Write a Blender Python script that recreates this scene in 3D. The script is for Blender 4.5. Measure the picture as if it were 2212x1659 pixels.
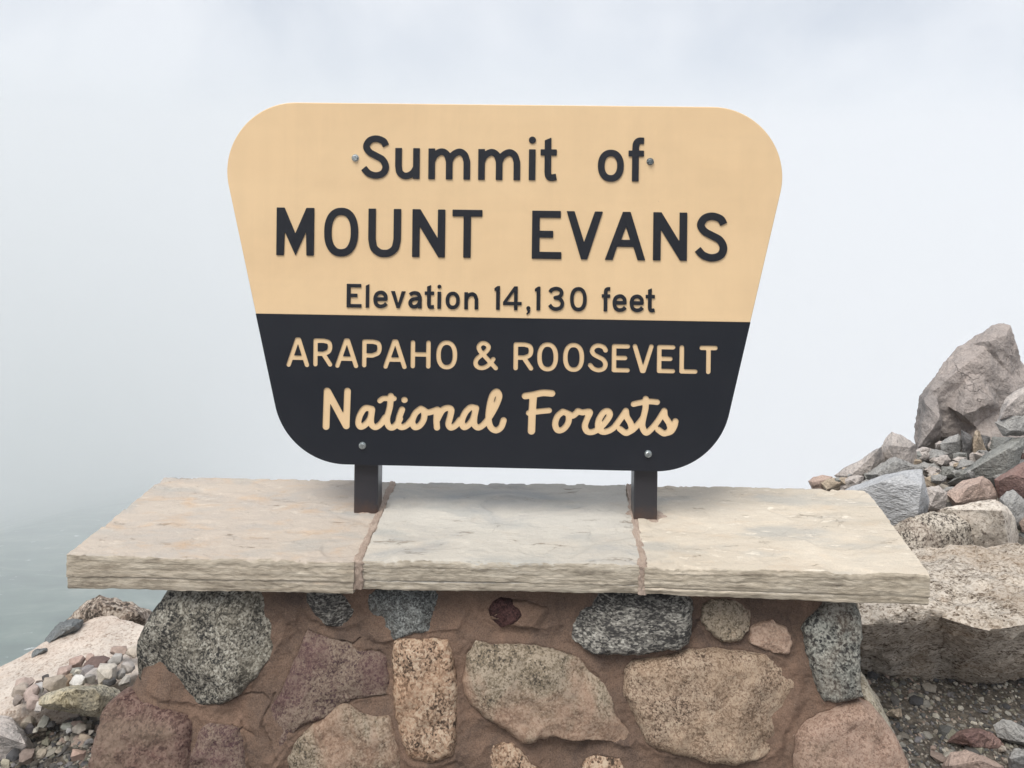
import bpy, bmesh, math, random
import numpy as np
from mathutils import Vector, noise, Matrix

# ------------------------------------------------------------------ camera, world, sun
scene = bpy.context.scene
for o in list(bpy.data.objects):
    bpy.data.objects.remove(o)
COL = scene.collection
CAMZ = 1.55
FPX, CX, CY, HOR = 1671.0, 1106.0, 829.5, 284.0       # photo measured on a 2212 px wide copy
ROLL = math.radians(0.66)

cam_d = bpy.data.cameras.new('camera')
cam = bpy.data.objects.new('camera', cam_d)
COL.objects.link(cam)
cam_d.sensor_width = 36.0
cam_d.lens = 36.0 * FPX / 2212.0
cam_d.shift_y = -(CY - HOR) / 2212.0
cam_d.clip_start = 0.02
cam_d.clip_end = 20000
cam.location = (0, 0, CAMZ)
R_, U_, F_ = Vector((math.cos(ROLL), 0, math.sin(ROLL))), Vector((-math.sin(ROLL), 0, math.cos(ROLL))), Vector((0, 1, 0))
cam.rotation_euler = Matrix((R_, U_, -F_)).transposed().to_euler()
scene.camera = cam

TO_SUN = Vector((-0.24, -0.45, 0.86)).normalized()
SUN_EL = math.asin(TO_SUN.z)
world = bpy.data.worlds.new('World')
scene.world = world
world.use_nodes = True
wn, wl = world.node_tree.nodes, world.node_tree.links
wn.clear()
w_out = wn.new('ShaderNodeOutputWorld')
w_bg = wn.new('ShaderNodeBackground')
w_sky = wn.new('ShaderNodeTexSky')
w_sky.sky_type = 'NISHITA'
w_sky.sun_disc = False
w_sky.sun_elevation = SUN_EL
w_sky.sun_rotation = math.atan2(TO_SUN.x, TO_SUN.y)
w_sky.altitude = 4300
w_co = wn.new('ShaderNodeTexCoord')
w_n1 = wn.new('ShaderNodeTexNoise')
w_n1.inputs['Scale'].default_value = 3.4
w_n1.inputs['Detail'].default_value = 5
w_n1.inputs['Roughness'].default_value = 0.48
w_n1.inputs['Distortion'].default_value = 0.35
w_map = wn.new('ShaderNodeMapping')
w_map.inputs['Location'].default_value = (4.4, 4.4, 9.1)
w_map.inputs['Scale'].default_value = (1.0, 1.0, 1.0)
wl.new(w_co.outputs['Generated'], w_map.inputs['Vector'])
wl.new(w_map.outputs['Vector'], w_n1.inputs['Vector'])
w_rc = wn.new('ShaderNodeValToRGB')                     # cloud brightness: thin grey veils to white cloud (unit = display white)
w_rc.color_ramp.elements[0].position = 0.34
w_rc.color_ramp.elements[0].color = (4.9, 5.45, 6.3, 1)
w_rc.color_ramp.elements[1].position = 0.64
w_rc.color_ramp.elements[1].color = (8.0, 8.2, 8.55, 1)
wl.new(w_n1.outputs['Fac'], w_rc.inputs['Fac'])
w_mix = wn.new('ShaderNodeMix')
w_mix.data_type = 'RGBA'
w_mix.inputs[0].default_value = 0.9                      # nine tenths cloud, a tenth of clear sky shining through
wl.new(w_sky.outputs['Color'], w_mix.inputs[6])
wl.new(w_rc.outputs['Color'], w_mix.inputs[7])
wl.new(w_mix.outputs[2], w_bg.inputs['Color'])
w_bg.inputs['Strength'].default_value = 0.1
wl.new(w_bg.outputs['Background'], w_out.inputs['Surface'])

sun_d = bpy.data.lights.new('sun', 'SUN')
sun_d.energy = 3.0
sun_d.angle = math.radians(32)
sun_d.color = (1.0, 0.955, 0.88)
sun = bpy.data.objects.new('sun', sun_d)
COL.objects.link(sun)
sun.location = (0, -5, 20)
sun.rotation_euler = (-TO_SUN).to_track_quat('-Z', 'Y').to_euler()

scene.view_settings.view_transform = 'Standard'
scene.view_settings.look = 'None'
scene.view_settings.gamma = 1.0
scene.view_settings.use_curve_mapping = False
scene.view_settings.exposure = 0.22
scene.render.engine = 'CYCLES'
scene.cycles.use_denoising = True
scene.cycles.volume_bounces = 6
scene.cycles.max_bounces = 8

# ------------------------------------------------------------------ helpers
rnd = random.Random(7)

def ray(px, py):
    return R_ * ((px - CX) / FPX) + U_ * ((HOR - py) / FPX) + F_
def at(px, py, depth):                                   # photo direction -> world point at that distance
    return Vector((0, 0, CAMZ)) + ray(px, py) * depth
def on_z(px, py, z):
    d = ray(px, py)
    return Vector((0, 0, CAMZ)) + d * ((z - CAMZ) / d.z)
def on_plane(px, py, p0, n):
    d = ray(px, py); c = Vector((0, 0, CAMZ))
    return c + d * ((p0 - c).dot(n) / d.dot(n))
def fbm(v, octs=4):
    return noise.fractal(v, 1.0, 2.0, octs, noise_basis='PERLIN_ORIGINAL')

def link(o, parent=None):
    COL.objects.link(o)
    if parent is not None:
        o.parent = parent
    return o
def tag(o, label=None, cat=None, group=None, kind=None):
    if label: o['label'] = label
    if cat: o['category'] = cat
    if group: o['group'] = group
    if kind: o['kind'] = kind
    return o
def empty(name, loc, rz=0.0):
    o = bpy.data.objects.new(name, None)
    o.location = loc
    o.rotation_euler = (0, 0, rz)
    o.empty_display_size = 0.1
    return link(o)
def mesh_obj(name, verts, faces, mat, parent=None, loc=None, smooth=True):
    """verts in world (or parent-local when parent given); loc = origin of a top-level object"""
    loc = Vector(loc) if loc is not None else Vector((0, 0, 0))
    me = bpy.data.meshes.new(name)
    me.from_pydata([tuple(Vector(v) - loc) for v in verts], [], faces)
    me.update()
    if smooth:
        me.polygons.foreach_set('use_smooth', [True] * len(me.polygons))
    me.materials.append(mat)
    o = bpy.data.objects.new(name, me)
    o.location = loc
    return link(o, parent)

# ------------------------------------------------------------------ materials
class NT:
    def __init__(s, name, rough=0.85, spec=0.3):
        s.m = bpy.data.materials.new(name)
        s.m.use_nodes = True
        s.t = s.m.node_tree
        s.b = s.t.nodes['Principled BSDF']
        s.b.inputs['Roughness'].default_value = rough
        s.b.inputs['Specular IOR Level'].default_value = spec
        s.co = s.t.nodes.new('ShaderNodeTexCoord')
    def n(s, typ, **kw):
        x = s.t.nodes.new(typ)
        for k, v in kw.items():
            if k.startswith('_'): setattr(x, k[1:], v)
            else: x.inputs[k].default_value = v
        return x
    def l(s, a, b): s.t.links.new(a, b)
    def vec(s, scale=(1, 1, 1), rot=(0, 0, 0), loc=(0, 0, 0), src=None):
        x = s.n('ShaderNodeMapping')
        x.inputs['Scale'].default_value = scale
        x.inputs['Rotation'].default_value = rot
        x.inputs['Location'].default_value = loc
        s.l(src or s.co.outputs['Object'], x.inputs['Vector'])
        return x.outputs['Vector']
    def noise(s, scale, detail=4, rough=0.55, dist=0.0, vec=None):
        x = s.n('ShaderNodeTexNoise', Scale=scale, Detail=detail, Roughness=rough, Distortion=dist)
        s.l(vec or s.co.outputs['Object'], x.inputs['Vector'])
        return x.outputs['Fac']
    def voro(s, scale, vec=None, feature='F1', rand=1.0):
        x = s.n('ShaderNodeTexVoronoi', _feature=feature, Scale=scale, Randomness=rand)
        s.l(vec or s.co.outputs['Object'], x.inputs['Vector'])
        return x
    def ramp(s, fac, stops, interp='LINEAR'):
        x = s.n('ShaderNodeValToRGB')
        cr = x.color_ramp
        cr.interpolation = interp
        while len(cr.elements) < len(stops): cr.elements.new(0.5)
        for e, (p, c) in zip(cr.elements, stops):
            e.position = p
            e.color = (*c, 1) if not isinstance(c, (int, float)) else (c, c, c, 1)
        s.l(fac, x.inputs['Fac'])
        return x.outputs['Color']
    def mix(s, fac, a, b, mode='MIX'):
        x = s.n('ShaderNodeMix', _data_type='RGBA', _blend_type=mode)
        for i, v in ((0, fac), (6, a), (7, b)):
            if isinstance(v, (int, float)): x.inputs[i].default_value = v
            elif isinstance(v, tuple): x.inputs[i].default_value = (*v, 1)
            else: s.l(v, x.inputs[i])
        return x.outputs[2]
    def math(s, op, a, b=0.0):
        x = s.n('ShaderNodeMath', _operation=op)
        for i, v in ((0, a), (1, b)):
            if isinstance(v, (int, float)): x.inputs[i].default_value = v
            else: s.l(v, x.inputs[i])
        return x.outputs[0]
    def bump(s, height, strength=0.5, dist=0.003, prev=None):
        x = s.n('ShaderNodeBump', Strength=strength, Distance=dist)
        s.l(height, x.inputs['Height'])
        if prev is not None: s.l(prev, x.inputs['Normal'])
        return x.outputs['Normal']
    def done(s, color, normal=None):
        if isinstance(color, tuple): s.b.inputs['Base Color'].default_value = (*color, 1)
        else: s.l(color, s.b.inputs['Base Color'])
        if normal is not None: s.l(normal, s.b.inputs['Normal'])
        return s.m

def granite(name, light, mid, dark, grain=0.004, darkfrac=0.3, patch=None, patch_amt=0.5, patch_scale=9, loc=(0, 0, 0), bump=0.5, stretch=(1, 1, 1)):
    """coarse crystalline rock: interlocking light, mid and dark grains in two sizes, with broad stains"""
    s = NT(name, 0.84, 0.25)
    v = s.vec(scale=stretch, loc=loc)
    g = grain * 0.56
    def cells(size, off):
        vo = s.voro(1.0 / size, s.vec(scale=stretch, loc=(loc[0] + off, loc[1], loc[2] + off)))
        sep = s.n('ShaderNodeSeparateColor')
        s.l(vo.outputs['Color'], sep.inputs[0])
        return sep.outputs[0], sep.outputs[1], vo.outputs['Distance']
    a1, b1, d1 = cells(g, 0.0)
    a2, b2, d2 = cells(g * 1.9, 0.37)
    clump = s.noise(22, 4, 0.65, vec=v)
    f = s.math('ADD', s.math('MULTIPLY', a1, 0.42), s.math('MULTIPLY', a2, 0.30))
    f = s.math('ADD', f, s.math('MULTIPLY', s.math('SUBTRACT', clump, 0.5), 0.75))
    f = s.math('ADD', f, 0.13)
    lo = darkfrac
    col = s.ramp(f, [(max(0.02, lo - 0.05), dark), (lo + 0.06, tuple(0.5 * x + 0.5 * y for x, y in zip(dark, mid))), (lo + 0.20, mid), (min(0.97, lo + 0.42), light)])
    if patch is not None:
        p = s.noise(patch_scale, 5, 0.62, 0.5, vec=s.vec(loc=(loc[0] + 3, loc[1] + 1.3, loc[2])))
        pf = s.ramp(p, [(0.45, 0.0), (0.60, 1.0)])
        col = s.mix(s.math('MULTIPLY', pf, patch_amt), col, s.mix(0.4, patch, col))
    dirt = s.noise(6, 5, 0.65, vec=v)
    col = s.mix(0.4, col, s.ramp(dirt, [(0.3, 0.4), (0.68, 1.0)]), 'MULTIPLY')
    rel = s.noise(0.09 / grain, 7, 0.72, 0.3, vec=v)
    h = s.math('ADD', s.math('MULTIPLY', rel, 2.4), s.math('MULTIPLY', b1, 0.32))
    nrm = s.bump(h, bump, grain * 1.3)
    return s.done(col, nrm)

def smooth_rock(name, a, b, c, scale=7, loc=(0, 0, 0), bump=0.8, stretch=(1, 1, 1), fine=160):
    """fine grained weathered boulder: broad tonal fields, fissures, pitted skin"""
    s = NT(name, 0.86, 0.25)
    v = s.vec(scale=stretch, loc=loc)
    n1 = s.noise(scale, 6, 0.62, 0.6, vec=v)
    col = s.ramp(n1, [(0.28, c), (0.48, b), (0.68, a)])
    n2 = s.noise(fine, 3, 0.6, vec=v)
    col = s.mix(0.55, col, s.ramp(n2, [(0.3, 0.42), (0.66, 1.0)]), 'MULTIPLY')
    cr = s.n('ShaderNodeTexVoronoi', _feature='DISTANCE_TO_EDGE', Scale=scale * 1.4)
    wob = s.n('ShaderNodeTexNoise', Scale=scale * 2.2, Detail=5)
    s.l(v, wob.inputs['Vector'])
    add = s.n('ShaderNodeMix', _data_type='RGBA', _blend_type='LINEAR_LIGHT')
    add.inputs[0].default_value = 0.09
    s.l(v, add.inputs[6]); s.l(wob.outputs['Color'], add.inputs[7])
    s.l(add.outputs[2], cr.inputs['Vector'])
    gate = s.ramp(s.noise(scale * 0.9, 2, vec=s.vec(loc=(loc[0] + 7, 2, 5))), [(0.54, 0.0), (0.62, 1.0)])
    crack = s.math('MULTIPLY', s.ramp(cr.outputs['Distance'], [(0.0, 1.0), (0.012, 0.0)]), gate)
    col = s.mix(s.math('MULTIPLY', crack, 0.6), col, tuple(0.35 * x for x in c))
    h = s.math('ADD', s.noise(fine * 0.35, 7, 0.68, vec=v), s.math('MULTIPLY', n2, 0.35))
    h = s.math('SUBTRACT', h, s.math('MULTIPLY', crack, 0.7))
    ch = s.n('ShaderNodeTexVoronoi', _feature='F1', Scale=scale * 3.4)
    s.l(add.outputs[2], ch.inputs['Vector'])
    h = s.math('ADD', h, s.math('MULTIPLY', ch.outputs['Distance'], 0.9))
    ch2 = s.voro(scale * 11, add.outputs[2])
    h = s.math('ADD', h, s.math('MULTIPLY', ch2.outputs['Distance'], 0.35))
    return s.done(col, s.bump(h, bump, 0.016))

def sandstone(name, base, grey, warm, orange_amt, fleck_amt, loc):
    s = NT(name, 0.8, 0.3)
    v = s.vec(loc=loc)
    vs = s.vec(scale=(1.0, 2.6, 9.0), loc=loc)
    n1 = s.noise(4.2, 6, 0.6, 0.8, vec=vs)
    col = s.ramp(n1, [(0.30, grey), (0.47, base), (0.70, warm)])
    n0 = s.noise(11, 5, 0.6, 0.3, vec=s.vec(scale=(1, 2.2, 8), loc=(loc[0] + 5, 0, 0)))
    col = s.mix(s.math('MULTIPLY', s.ramp(n0, [(0.52, 0.0), (0.72, 1.0)]), orange_amt), col, (0.56, 0.34, 0.17))
    ng = s.noise(6, 4, 0.5, 0.2, vec=s.vec(scale=(0.8, 2.4, 3), loc=(loc[0] - 4, 2, 0)))
    col = s.mix(s.math('MULTIPLY', s.ramp(ng, [(0.55, 0.0), (0.68, 1.0)]), 0.5), col, (0.36, 0.37, 0.36))
    nf = s.noise(55, 4, 0.65, 0.5, vec=s.vec(scale=(0.35, 1.2, 3.0), loc=loc))
    col = s.mix(s.math('MULTIPLY', s.ramp(nf, [(0.60, 0.0), (0.68, 1.0)]), fleck_amt), col, (0.80, 0.73, 0.62))
    nd = s.noise(30, 6, 0.7, 0.8, vec=s.vec(scale=(0.3, 1.3, 5.0), loc=(loc[0] + 9, 4, 1)))
    dk = s.ramp(nd, [(0.625, 0.0), (0.67, 1.0)])
    col = s.mix(s.math('MULTIPLY', dk, 0.55), col, (0.17, 0.125, 0.08))
    wv = s.n('ShaderNodeTexNoise', Scale=7, Detail=6, Roughness=0.65)
    s.l(v, wv.inputs['Vector'])
    wa = s.n('ShaderNodeMix', _data_type='RGBA', _blend_type='LINEAR_LIGHT')
    wa.inputs[0].default_value = 0.10
    s.l(s.vec(scale=(1.0, 2.3, 0.6), loc=loc), wa.inputs[6]); s.l(wv.outputs['Color'], wa.inputs[7])
    ce = s.n('ShaderNodeTexVoronoi', _feature='DISTANCE_TO_EDGE', Scale=4.6)
    s.l(wa.outputs[2], ce.inputs['Vector'])
    cg = s.ramp(s.noise(9, 3, 0.6, vec=s.vec(loc=(loc[0] + 1.7, 3, 2))), [(0.55, 0.0), (0.66, 1.0)])
    hair = s.math('MULTIPLY', s.ramp(ce.outputs['Distance'], [(0.0, 1.0), (0.0075, 0.0)]), cg)
    col = s.mix(s.math('MULTIPLY', hair, 0.42), col, (0.16, 0.12, 0.085))
    grit = s.noise(520, 3, 0.7, vec=v)
    col = s.mix(0.28, col, s.ramp(grit, [(0.32, 0.45), (0.62, 1.0)]), 'MULTIPLY')
    # rims of the bedding show browner on the broken edge (iron and lichen between the layers)
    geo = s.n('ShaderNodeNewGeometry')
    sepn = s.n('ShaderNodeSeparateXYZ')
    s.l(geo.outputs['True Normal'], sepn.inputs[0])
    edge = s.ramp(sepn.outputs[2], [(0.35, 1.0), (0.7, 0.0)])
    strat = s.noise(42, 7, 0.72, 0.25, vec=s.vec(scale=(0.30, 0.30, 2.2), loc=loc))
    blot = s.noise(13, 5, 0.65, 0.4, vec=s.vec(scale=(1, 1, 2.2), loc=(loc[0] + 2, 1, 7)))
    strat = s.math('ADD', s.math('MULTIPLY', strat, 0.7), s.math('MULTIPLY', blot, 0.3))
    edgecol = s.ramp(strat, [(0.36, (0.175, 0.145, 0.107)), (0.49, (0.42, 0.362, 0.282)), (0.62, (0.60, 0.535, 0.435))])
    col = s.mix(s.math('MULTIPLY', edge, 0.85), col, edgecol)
    h = s.math('ADD', s.noise(60, 7, 0.7, 0.6, vec=s.vec(scale=(0.5, 1.2, 3.0), loc=loc)), s.math('MULTIPLY', s.noise(420, 2, vec=v), 0.25))
    h = s.math('SUBTRACT', h, s.math('MULTIPLY', dk, 0.45))
    h = s.math('SUBTRACT', h, s.math('MULTIPLY', hair, 0.6))
    h = s.math('ADD', h, s.math('MULTIPLY', s.math('MULTIPLY', strat, edge), 0.3))
    h = s.math('ADD', h, s.math('MULTIPLY', s.noise(190, 6, 0.75, vec=s.vec(scale=(.6, 1, 1.6), loc=loc)), 0.5))
    return s.done(col, s.bump(h, 0.5, 0.006))

M = {}
def make_mats():
    s = NT('tan_board', 0.5, 0.35)
    n = s.noise(1.6, 4, 0.6, vec=s.vec(scale=(1, 1, 3)))
    col = s.ramp(n, [(0.3, (0.825, 0.592, 0.350)), (0.7, (0.875, 0.640, 0.385))])
    sm = s.noise(26, 3, 0.7, vec=s.vec(scale=(0.08, 1, 1.4)))
    col = s.mix(0.02, col, s.ramp(sm, [(0.35, 0.3), (0.65, 1.0)]), 'MULTIPLY')
    rain = s.noise(34, 4, 0.7, vec=s.vec(scale=(1, 1, 0.05)))
    col = s.mix(0.03, col, s.ramp(rain, [(0.42, 0.35), (0.62, 1.0)]), 'MULTIPLY')
    smear = s.noise(5, 6, 0.7, 0.5, vec=s.vec(loc=(4, 0, 2)))
    col = s.mix(0.09, col, s.ramp(smear, [(0.35, 0.4), (0.6, 1.0)]), 'MULTIPLY')
    sp = s.ramp(s.noise(75, 2, 0.5), [(0.77, 0.0), (0.80, 1.0)])
    col = s.mix(s.math('MULTIPLY', sp, 0.4), col, (0.22, 0.11, 0.06))
    M['tan'] = s.done(col, s.bump(s.noise(900, 2), 0.08, 0.001))
    s = NT('brown_board', 0.42, 0.4)
    n = s.noise(3, 4, 0.6)
    col = s.ramp(n, [(0.3, (0.011, 0.014, 0.021)), (0.7, (0.019, 0.021, 0.028))])
    dust = s.ramp(s.noise(260, 3, 0.7), [(0.62, 0.0), (0.78, 1.0)])
    col = s.mix(s.math('MULTIPLY', dust, 0.18), col, (0.10, 0.10, 0.10))
    M['brown'] = s.done(col, s.bump(s.noise(700, 3), 0.12, 0.001))
    s = NT('painted_steel', 0.36, 0.5)
    n = s.noise(6, 5, 0.6)
    col = s.ramp(n, [(0.3, (0.016, 0.018, 0.026)), (0.7, (0.028, 0.028, 0.035))])
    rust = s.ramp(s.noise(38, 5, 0.7), [(0.70, 0.0), (0.76, 1.0)])
    col = s.mix(s.math('MULTIPLY', rust, 0.5), col, (0.13, 0.05, 0.025))
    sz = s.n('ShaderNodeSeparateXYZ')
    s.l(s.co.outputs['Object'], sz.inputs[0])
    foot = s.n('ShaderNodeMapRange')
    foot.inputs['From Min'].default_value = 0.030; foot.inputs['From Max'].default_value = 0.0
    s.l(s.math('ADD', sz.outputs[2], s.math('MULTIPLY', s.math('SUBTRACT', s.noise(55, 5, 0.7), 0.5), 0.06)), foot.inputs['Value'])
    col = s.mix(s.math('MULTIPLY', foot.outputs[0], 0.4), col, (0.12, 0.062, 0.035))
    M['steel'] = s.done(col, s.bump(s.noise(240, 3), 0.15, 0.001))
    s = NT('zinc_bolt', 0.38, 0.6)
    s.b.inputs['Metallic'].default_value = 0.85
    col = s.ramp(s.noise(300, 3), [(0.35, (0.30, 0.34, 0.35)), (0.65, (0.60, 0.64, 0.65))])
    M['zinc'] = s.done(col)
    s = NT('dull_bolt', 0.5, 0.5)
    s.b.inputs['Metallic'].default_value = 0.8
    M['zinc_dark'] = s.done(s.ramp(s.noise(300, 3), [(0.35, (0.10, 0.12, 0.13)), (0.65, (0.30, 0.33, 0.34))]))
    # mortar
    s = NT('mortar', 0.92, 0.2)
    n1 = s.noise(8, 7, 0.68, 0.5)
    col = s.ramp(n1, [(0.32, (0.105, 0.075, 0.062)), (0.46, (0.170, 0.116, 0.088)), (0.56, (0.195, 0.128, 0.094)), (0.70, (0.262, 0.170, 0.124))])
    n2 = s.noise(420, 3, 0.6)
    col = s.mix(0.75, col, s.ramp(n2, [(0.3, 0.42), (0.62, 1.0)]), 'MULTIPLY')
    vo = s.voro(210)
    sand = s.ramp(vo.outputs['Distance'], [(0.06, 1.0), (0.12, 0.0)])
    gate = s.ramp(s.noise(90, 2), [(0.5, 0.0), (0.58, 1.0)])
    col = s.mix(s.math('MULTIPLY', s.math('MULTIPLY', sand, gate), 0.5), col, (0.60, 0.50, 0.42))
    h = s.math('ADD', s.noise(45, 6, 0.7), s.math('MULTIPLY', n2, 0.7))
    M['mortar'] = s.done(col, s.bump(h, 0.75, 0.004))
    s = NT('dry_mortar', 0.92, 0.2)
    col = s.ramp(s.noise(24, 5, 0.65), [(0.30, (0.29, 0.222, 0.18)), (0.5, (0.40, 0.315, 0.26)), (0.70, (0.52, 0.42, 0.35))])
    n2 = s.noise(420, 3, 0.6)
    col = s.mix(0.6, col, s.ramp(n2, [(0.3, 0.5), (0.65, 1.0)]), 'MULTIPLY')
    M['dry_mortar'] = s.done(col, s.bump(s.math('ADD', s.noise(60, 5, 0.65), s.math('MULTIPLY', n2, .5)), 0.6, 0.003))
    # slabs
    M['slab_l'] = sandstone('sandstone_warm', (0.499, 0.433, 0.371), (0.440, 0.406, 0.371), (0.552, 0.479, 0.405), 0.42, 0.25, (0.3, 0.1, 0))
    M['slab_m'] = sandstone('sandstone_grey', (0.518, 0.487, 0.436), (0.395, 0.391, 0.379), (0.572, 0.538, 0.479), 0.08, 0.2, (2.3, 1.1, 0))
    M['slab_r'] = sandstone('sandstone_flecked', (0.587, 0.517, 0.425), (0.504, 0.450, 0.371), (0.644, 0.574, 0.477), 0.16, 0.75, (5.7, 3.1, 0))
    # wall stones
    M['g_grey'] = granite('granite_grey', (0.430, 0.413, 0.361), (0.224, 0.206, 0.172), (0.030, 0.030, 0.030), 0.0052, 0.36, (0.258, 0.224, 0.163), 0.4)
    M['g_blue'] = granite('granite_bluegrey', (0.275, 0.285, 0.275), (0.15, 0.158, 0.152), (0.05, 0.05, 0.05), 0.0045, 0.33, (0.176, 0.144, 0.112), 0.3, loc=(3, 0, 0))
    M['g_dark'] = granite('granite_dark', (0.41, 0.395, 0.355), (0.2, 0.19, 0.17), (0.045, 0.043, 0.042), 0.006, 0.42, loc=(1, 5, 0), stretch=(0.7, 1, 1.5))
    M['g_orange'] = granite('granite_orange', (0.5, 0.395, 0.295), (0.365, 0.245, 0.168), (0.055, 0.038, 0.028), 0.006, 0.30, (0.365, 0.213, 0.129), 0.55, loc=(2, 7, 0))
    M['g_tan'] = granite('granite_tan', (0.425, 0.335, 0.25), (0.285, 0.203, 0.147), (0.075, 0.052, 0.038), 0.0042, 0.24, (0.340, 0.231, 0.150), 0.5, loc=(6, 2, 0))
    M['g_mix'] = granite('granite_mixed', (0.346, 0.288, 0.223), (0.216, 0.173, 0.122), (0.065, 0.054, 0.043), 0.0048, 0.24, (0.374, 0.223, 0.158), 0.8, 6, loc=(4, 4, 0))
    M['g_purple'] = granite('granite_purple', (0.259, 0.202, 0.158), (0.173, 0.122, 0.097), (0.061, 0.036, 0.040), 0.0045, 0.26, (0.122, 0.061, 0.065), 0.8, 7, loc=(8, 1, 0))
    M['g_maroon'] = granite('granite_maroon', (0.234, 0.156, 0.129), (0.156, 0.092, 0.076), (0.058, 0.030, 0.030), 0.0056, 0.25, (0.218, 0.179, 0.125), 0.6, 7, loc=(9, 9, 0))
    M['g_pink'] = granite('granite_pink', (0.418, 0.302, 0.238), (0.317, 0.209, 0.158), (0.173, 0.115, 0.090), 0.0042, 0.20, (0.331, 0.252, 0.180), 0.5, 6, loc=(5, 6, 0))
    M['g_side'] = granite('granite_pale', (0.527, 0.476, 0.383), (0.374, 0.323, 0.246), (0.102, 0.085, 0.068), 0.0052, 0.24, (0.340, 0.306, 0.230), 0.4, loc=(7, 8, 0))
    M['g_column'] = granite('granite_columnar', (0.377, 0.377, 0.336), (0.221, 0.221, 0.197), (0.037, 0.037, 0.037), 0.0055, 0.33, (0.344, 0.254, 0.189), 0.4, loc=(11, 3, 0))
    M['red_stain'] = granite('stone_darkred', (0.085, 0.04, 0.037), (0.052, 0.024, 0.023), (0.02, 0.009, 0.009), 0.004, 0.3)
    # ground boulders
    M['b_pale_smooth'] = smooth_rock('boulder_pale', (0.820, 0.739, 0.650), (0.739, 0.650, 0.560), (0.560, 0.448, 0.347), 5, fine=130)
    M['b_pale'] = granite('boulder_pale_granite', (0.72, 0.64, 0.565), (0.60, 0.51, 0.44), (0.30, 0.22, 0.17), 0.0075, 0.16, (0.66, 0.50, 0.40), 0.45, 5, loc=(2, 5, 5), bump=0.7)
    M['b_coarse'] = granite('boulder_coarse', (0.60, 0.52, 0.44), (0.32, 0.25, 0.20), (0.07, 0.055, 0.045), 0.011, 0.32, bump=0.8)
    M['b_slate'] = smooth_rock('boulder_slate', (0.29, 0.305, 0.31), (0.2, 0.215, 0.22), (0.11, 0.12, 0.12), 8, loc=(2, 2, 2))
    M['b_yellow'] = granite('boulder_yellow', (0.58, 0.515, 0.385), (0.365, 0.335, 0.265), (0.11, 0.1, 0.08), 0.0075, 0.27, (0.44, 0.33, 0.14), 0.5, 8, loc=(1, 1, 4))
    M['b_peak'] = smooth_rock('boulder_peak', (0.50, 0.43, 0.395), (0.385, 0.34, 0.318), (0.225, 0.21, 0.205), 3.2, loc=(1, 4, 2), fine=90)
    M['b_mound'] = smooth_rock('boulder_mound', (0.619, 0.555, 0.516), (0.517, 0.468, 0.437), (0.292, 0.277, 0.269), 5, loc=(6, 4, 2), fine=90)
    M['b_blue'] = smooth_rock('boulder_bluegrey', (0.647, 0.653, 0.671), (0.561, 0.567, 0.580), (0.415, 0.421, 0.439), 6, loc=(3, 1, 2), stretch=(0.7, 1, 1.5))
    M['b_salt'] = granite('boulder_saltpepper', (0.66, 0.60, 0.52), (0.42, 0.37, 0.31), (0.06, 0.05, 0.045), 0.0085, 0.33, (0.22, 0.15, 0.12), 0.5, 5, loc=(5, 2, 2))
    M['b_white'] = granite('boulder_white', (0.76, 0.69, 0.61), (0.60, 0.53, 0.45), (0.15, 0.12, 0.10), 0.009, 0.22, (0.66, 0.56, 0.48), 0.5, loc=(2, 9, 2))
    M['b_ledge'] = granite('boulder_ledge', (0.66, 0.59, 0.51), (0.46, 0.395, 0.325), (0.10, 0.075, 0.055), 0.0075, 0.24, (0.42, 0.30, 0.20), 0.6, 4, loc=(4, 3, 8), stretch=(0.75, 1, 1.25), bump=0.85)
    M['b_pink'] = smooth_rock('boulder_pink', (0.70, 0.555, 0.48), (0.61, 0.465, 0.395), (0.38, 0.265, 0.22), 5, loc=(8, 8, 1))
    M['b_red'] = smooth_rock('boulder_red', (0.42, 0.29, 0.255), (0.33, 0.215, 0.19), (0.18, 0.11, 0.11), 5, loc=(9, 1, 1))
    M['b_grey'] = smooth_rock('boulder_grey', (0.543, 0.532, 0.513), (0.426, 0.417, 0.403), (0.248, 0.241, 0.234), 7, loc=(1, 9, 1))
    M['b_green'] = smooth_rock('boulder_greengrey', (0.503, 0.498, 0.464), (0.391, 0.391, 0.369), (0.231, 0.233, 0.222), 7, loc=(1, 2, 9))
    M['b_dark'] = smooth_rock('boulder_dark', (0.339, 0.325, 0.321), (0.230, 0.223, 0.222), (0.120, 0.117, 0.117), 7, loc=(4, 2, 9))
    M['b_tan'] = smooth_rock('boulder_tan', (0.610, 0.512, 0.403), (0.500, 0.403, 0.305), (0.305, 0.232, 0.171), 7, loc=(4, 7, 9))
    # small stones: object colour drives the tint
    s = NT('loose_stone', 0.85, 0.3)
    oi = s.n('ShaderNodeObjectInfo')
    n2 = s.noise(90, 5, 0.65)
    col = s.mix(0.8, oi.outputs['Color'], s.ramp(n2, [(0.3, 0.45), (0.68, 1.0)]), 'MULTIPLY')
    M['loose'] = s.done(col, s.bump(s.noise(120, 5, 0.7), 0.6, 0.004))
    s = NT('gravel', 0.88, 0.3)
    at_ = s.n('ShaderNodeAttribute', _attribute_name='Col')
    n2 = s.noise(260, 3, 0.65)
    col = s.mix(0.7, at_.outputs['Color'], s.ramp(n2, [(0.3, 0.5), (0.68, 1.0)]), 'MULTIPLY')
    M['gravel'] = s.done(col, s.bump(n2, 0.4, 0.002))
    # ground: gritty soil near, tundra with snowy patches and added white far below
    s = NT('mountain_ground', 0.95, 0.15)
    g = s.ramp(s.noise(60, 5, 0.7), [(0.3, (0.045, 0.04, 0.036)), (0.52, (0.115, 0.10, 0.085)), (0.7, (0.25, 0.22, 0.18))])
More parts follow.
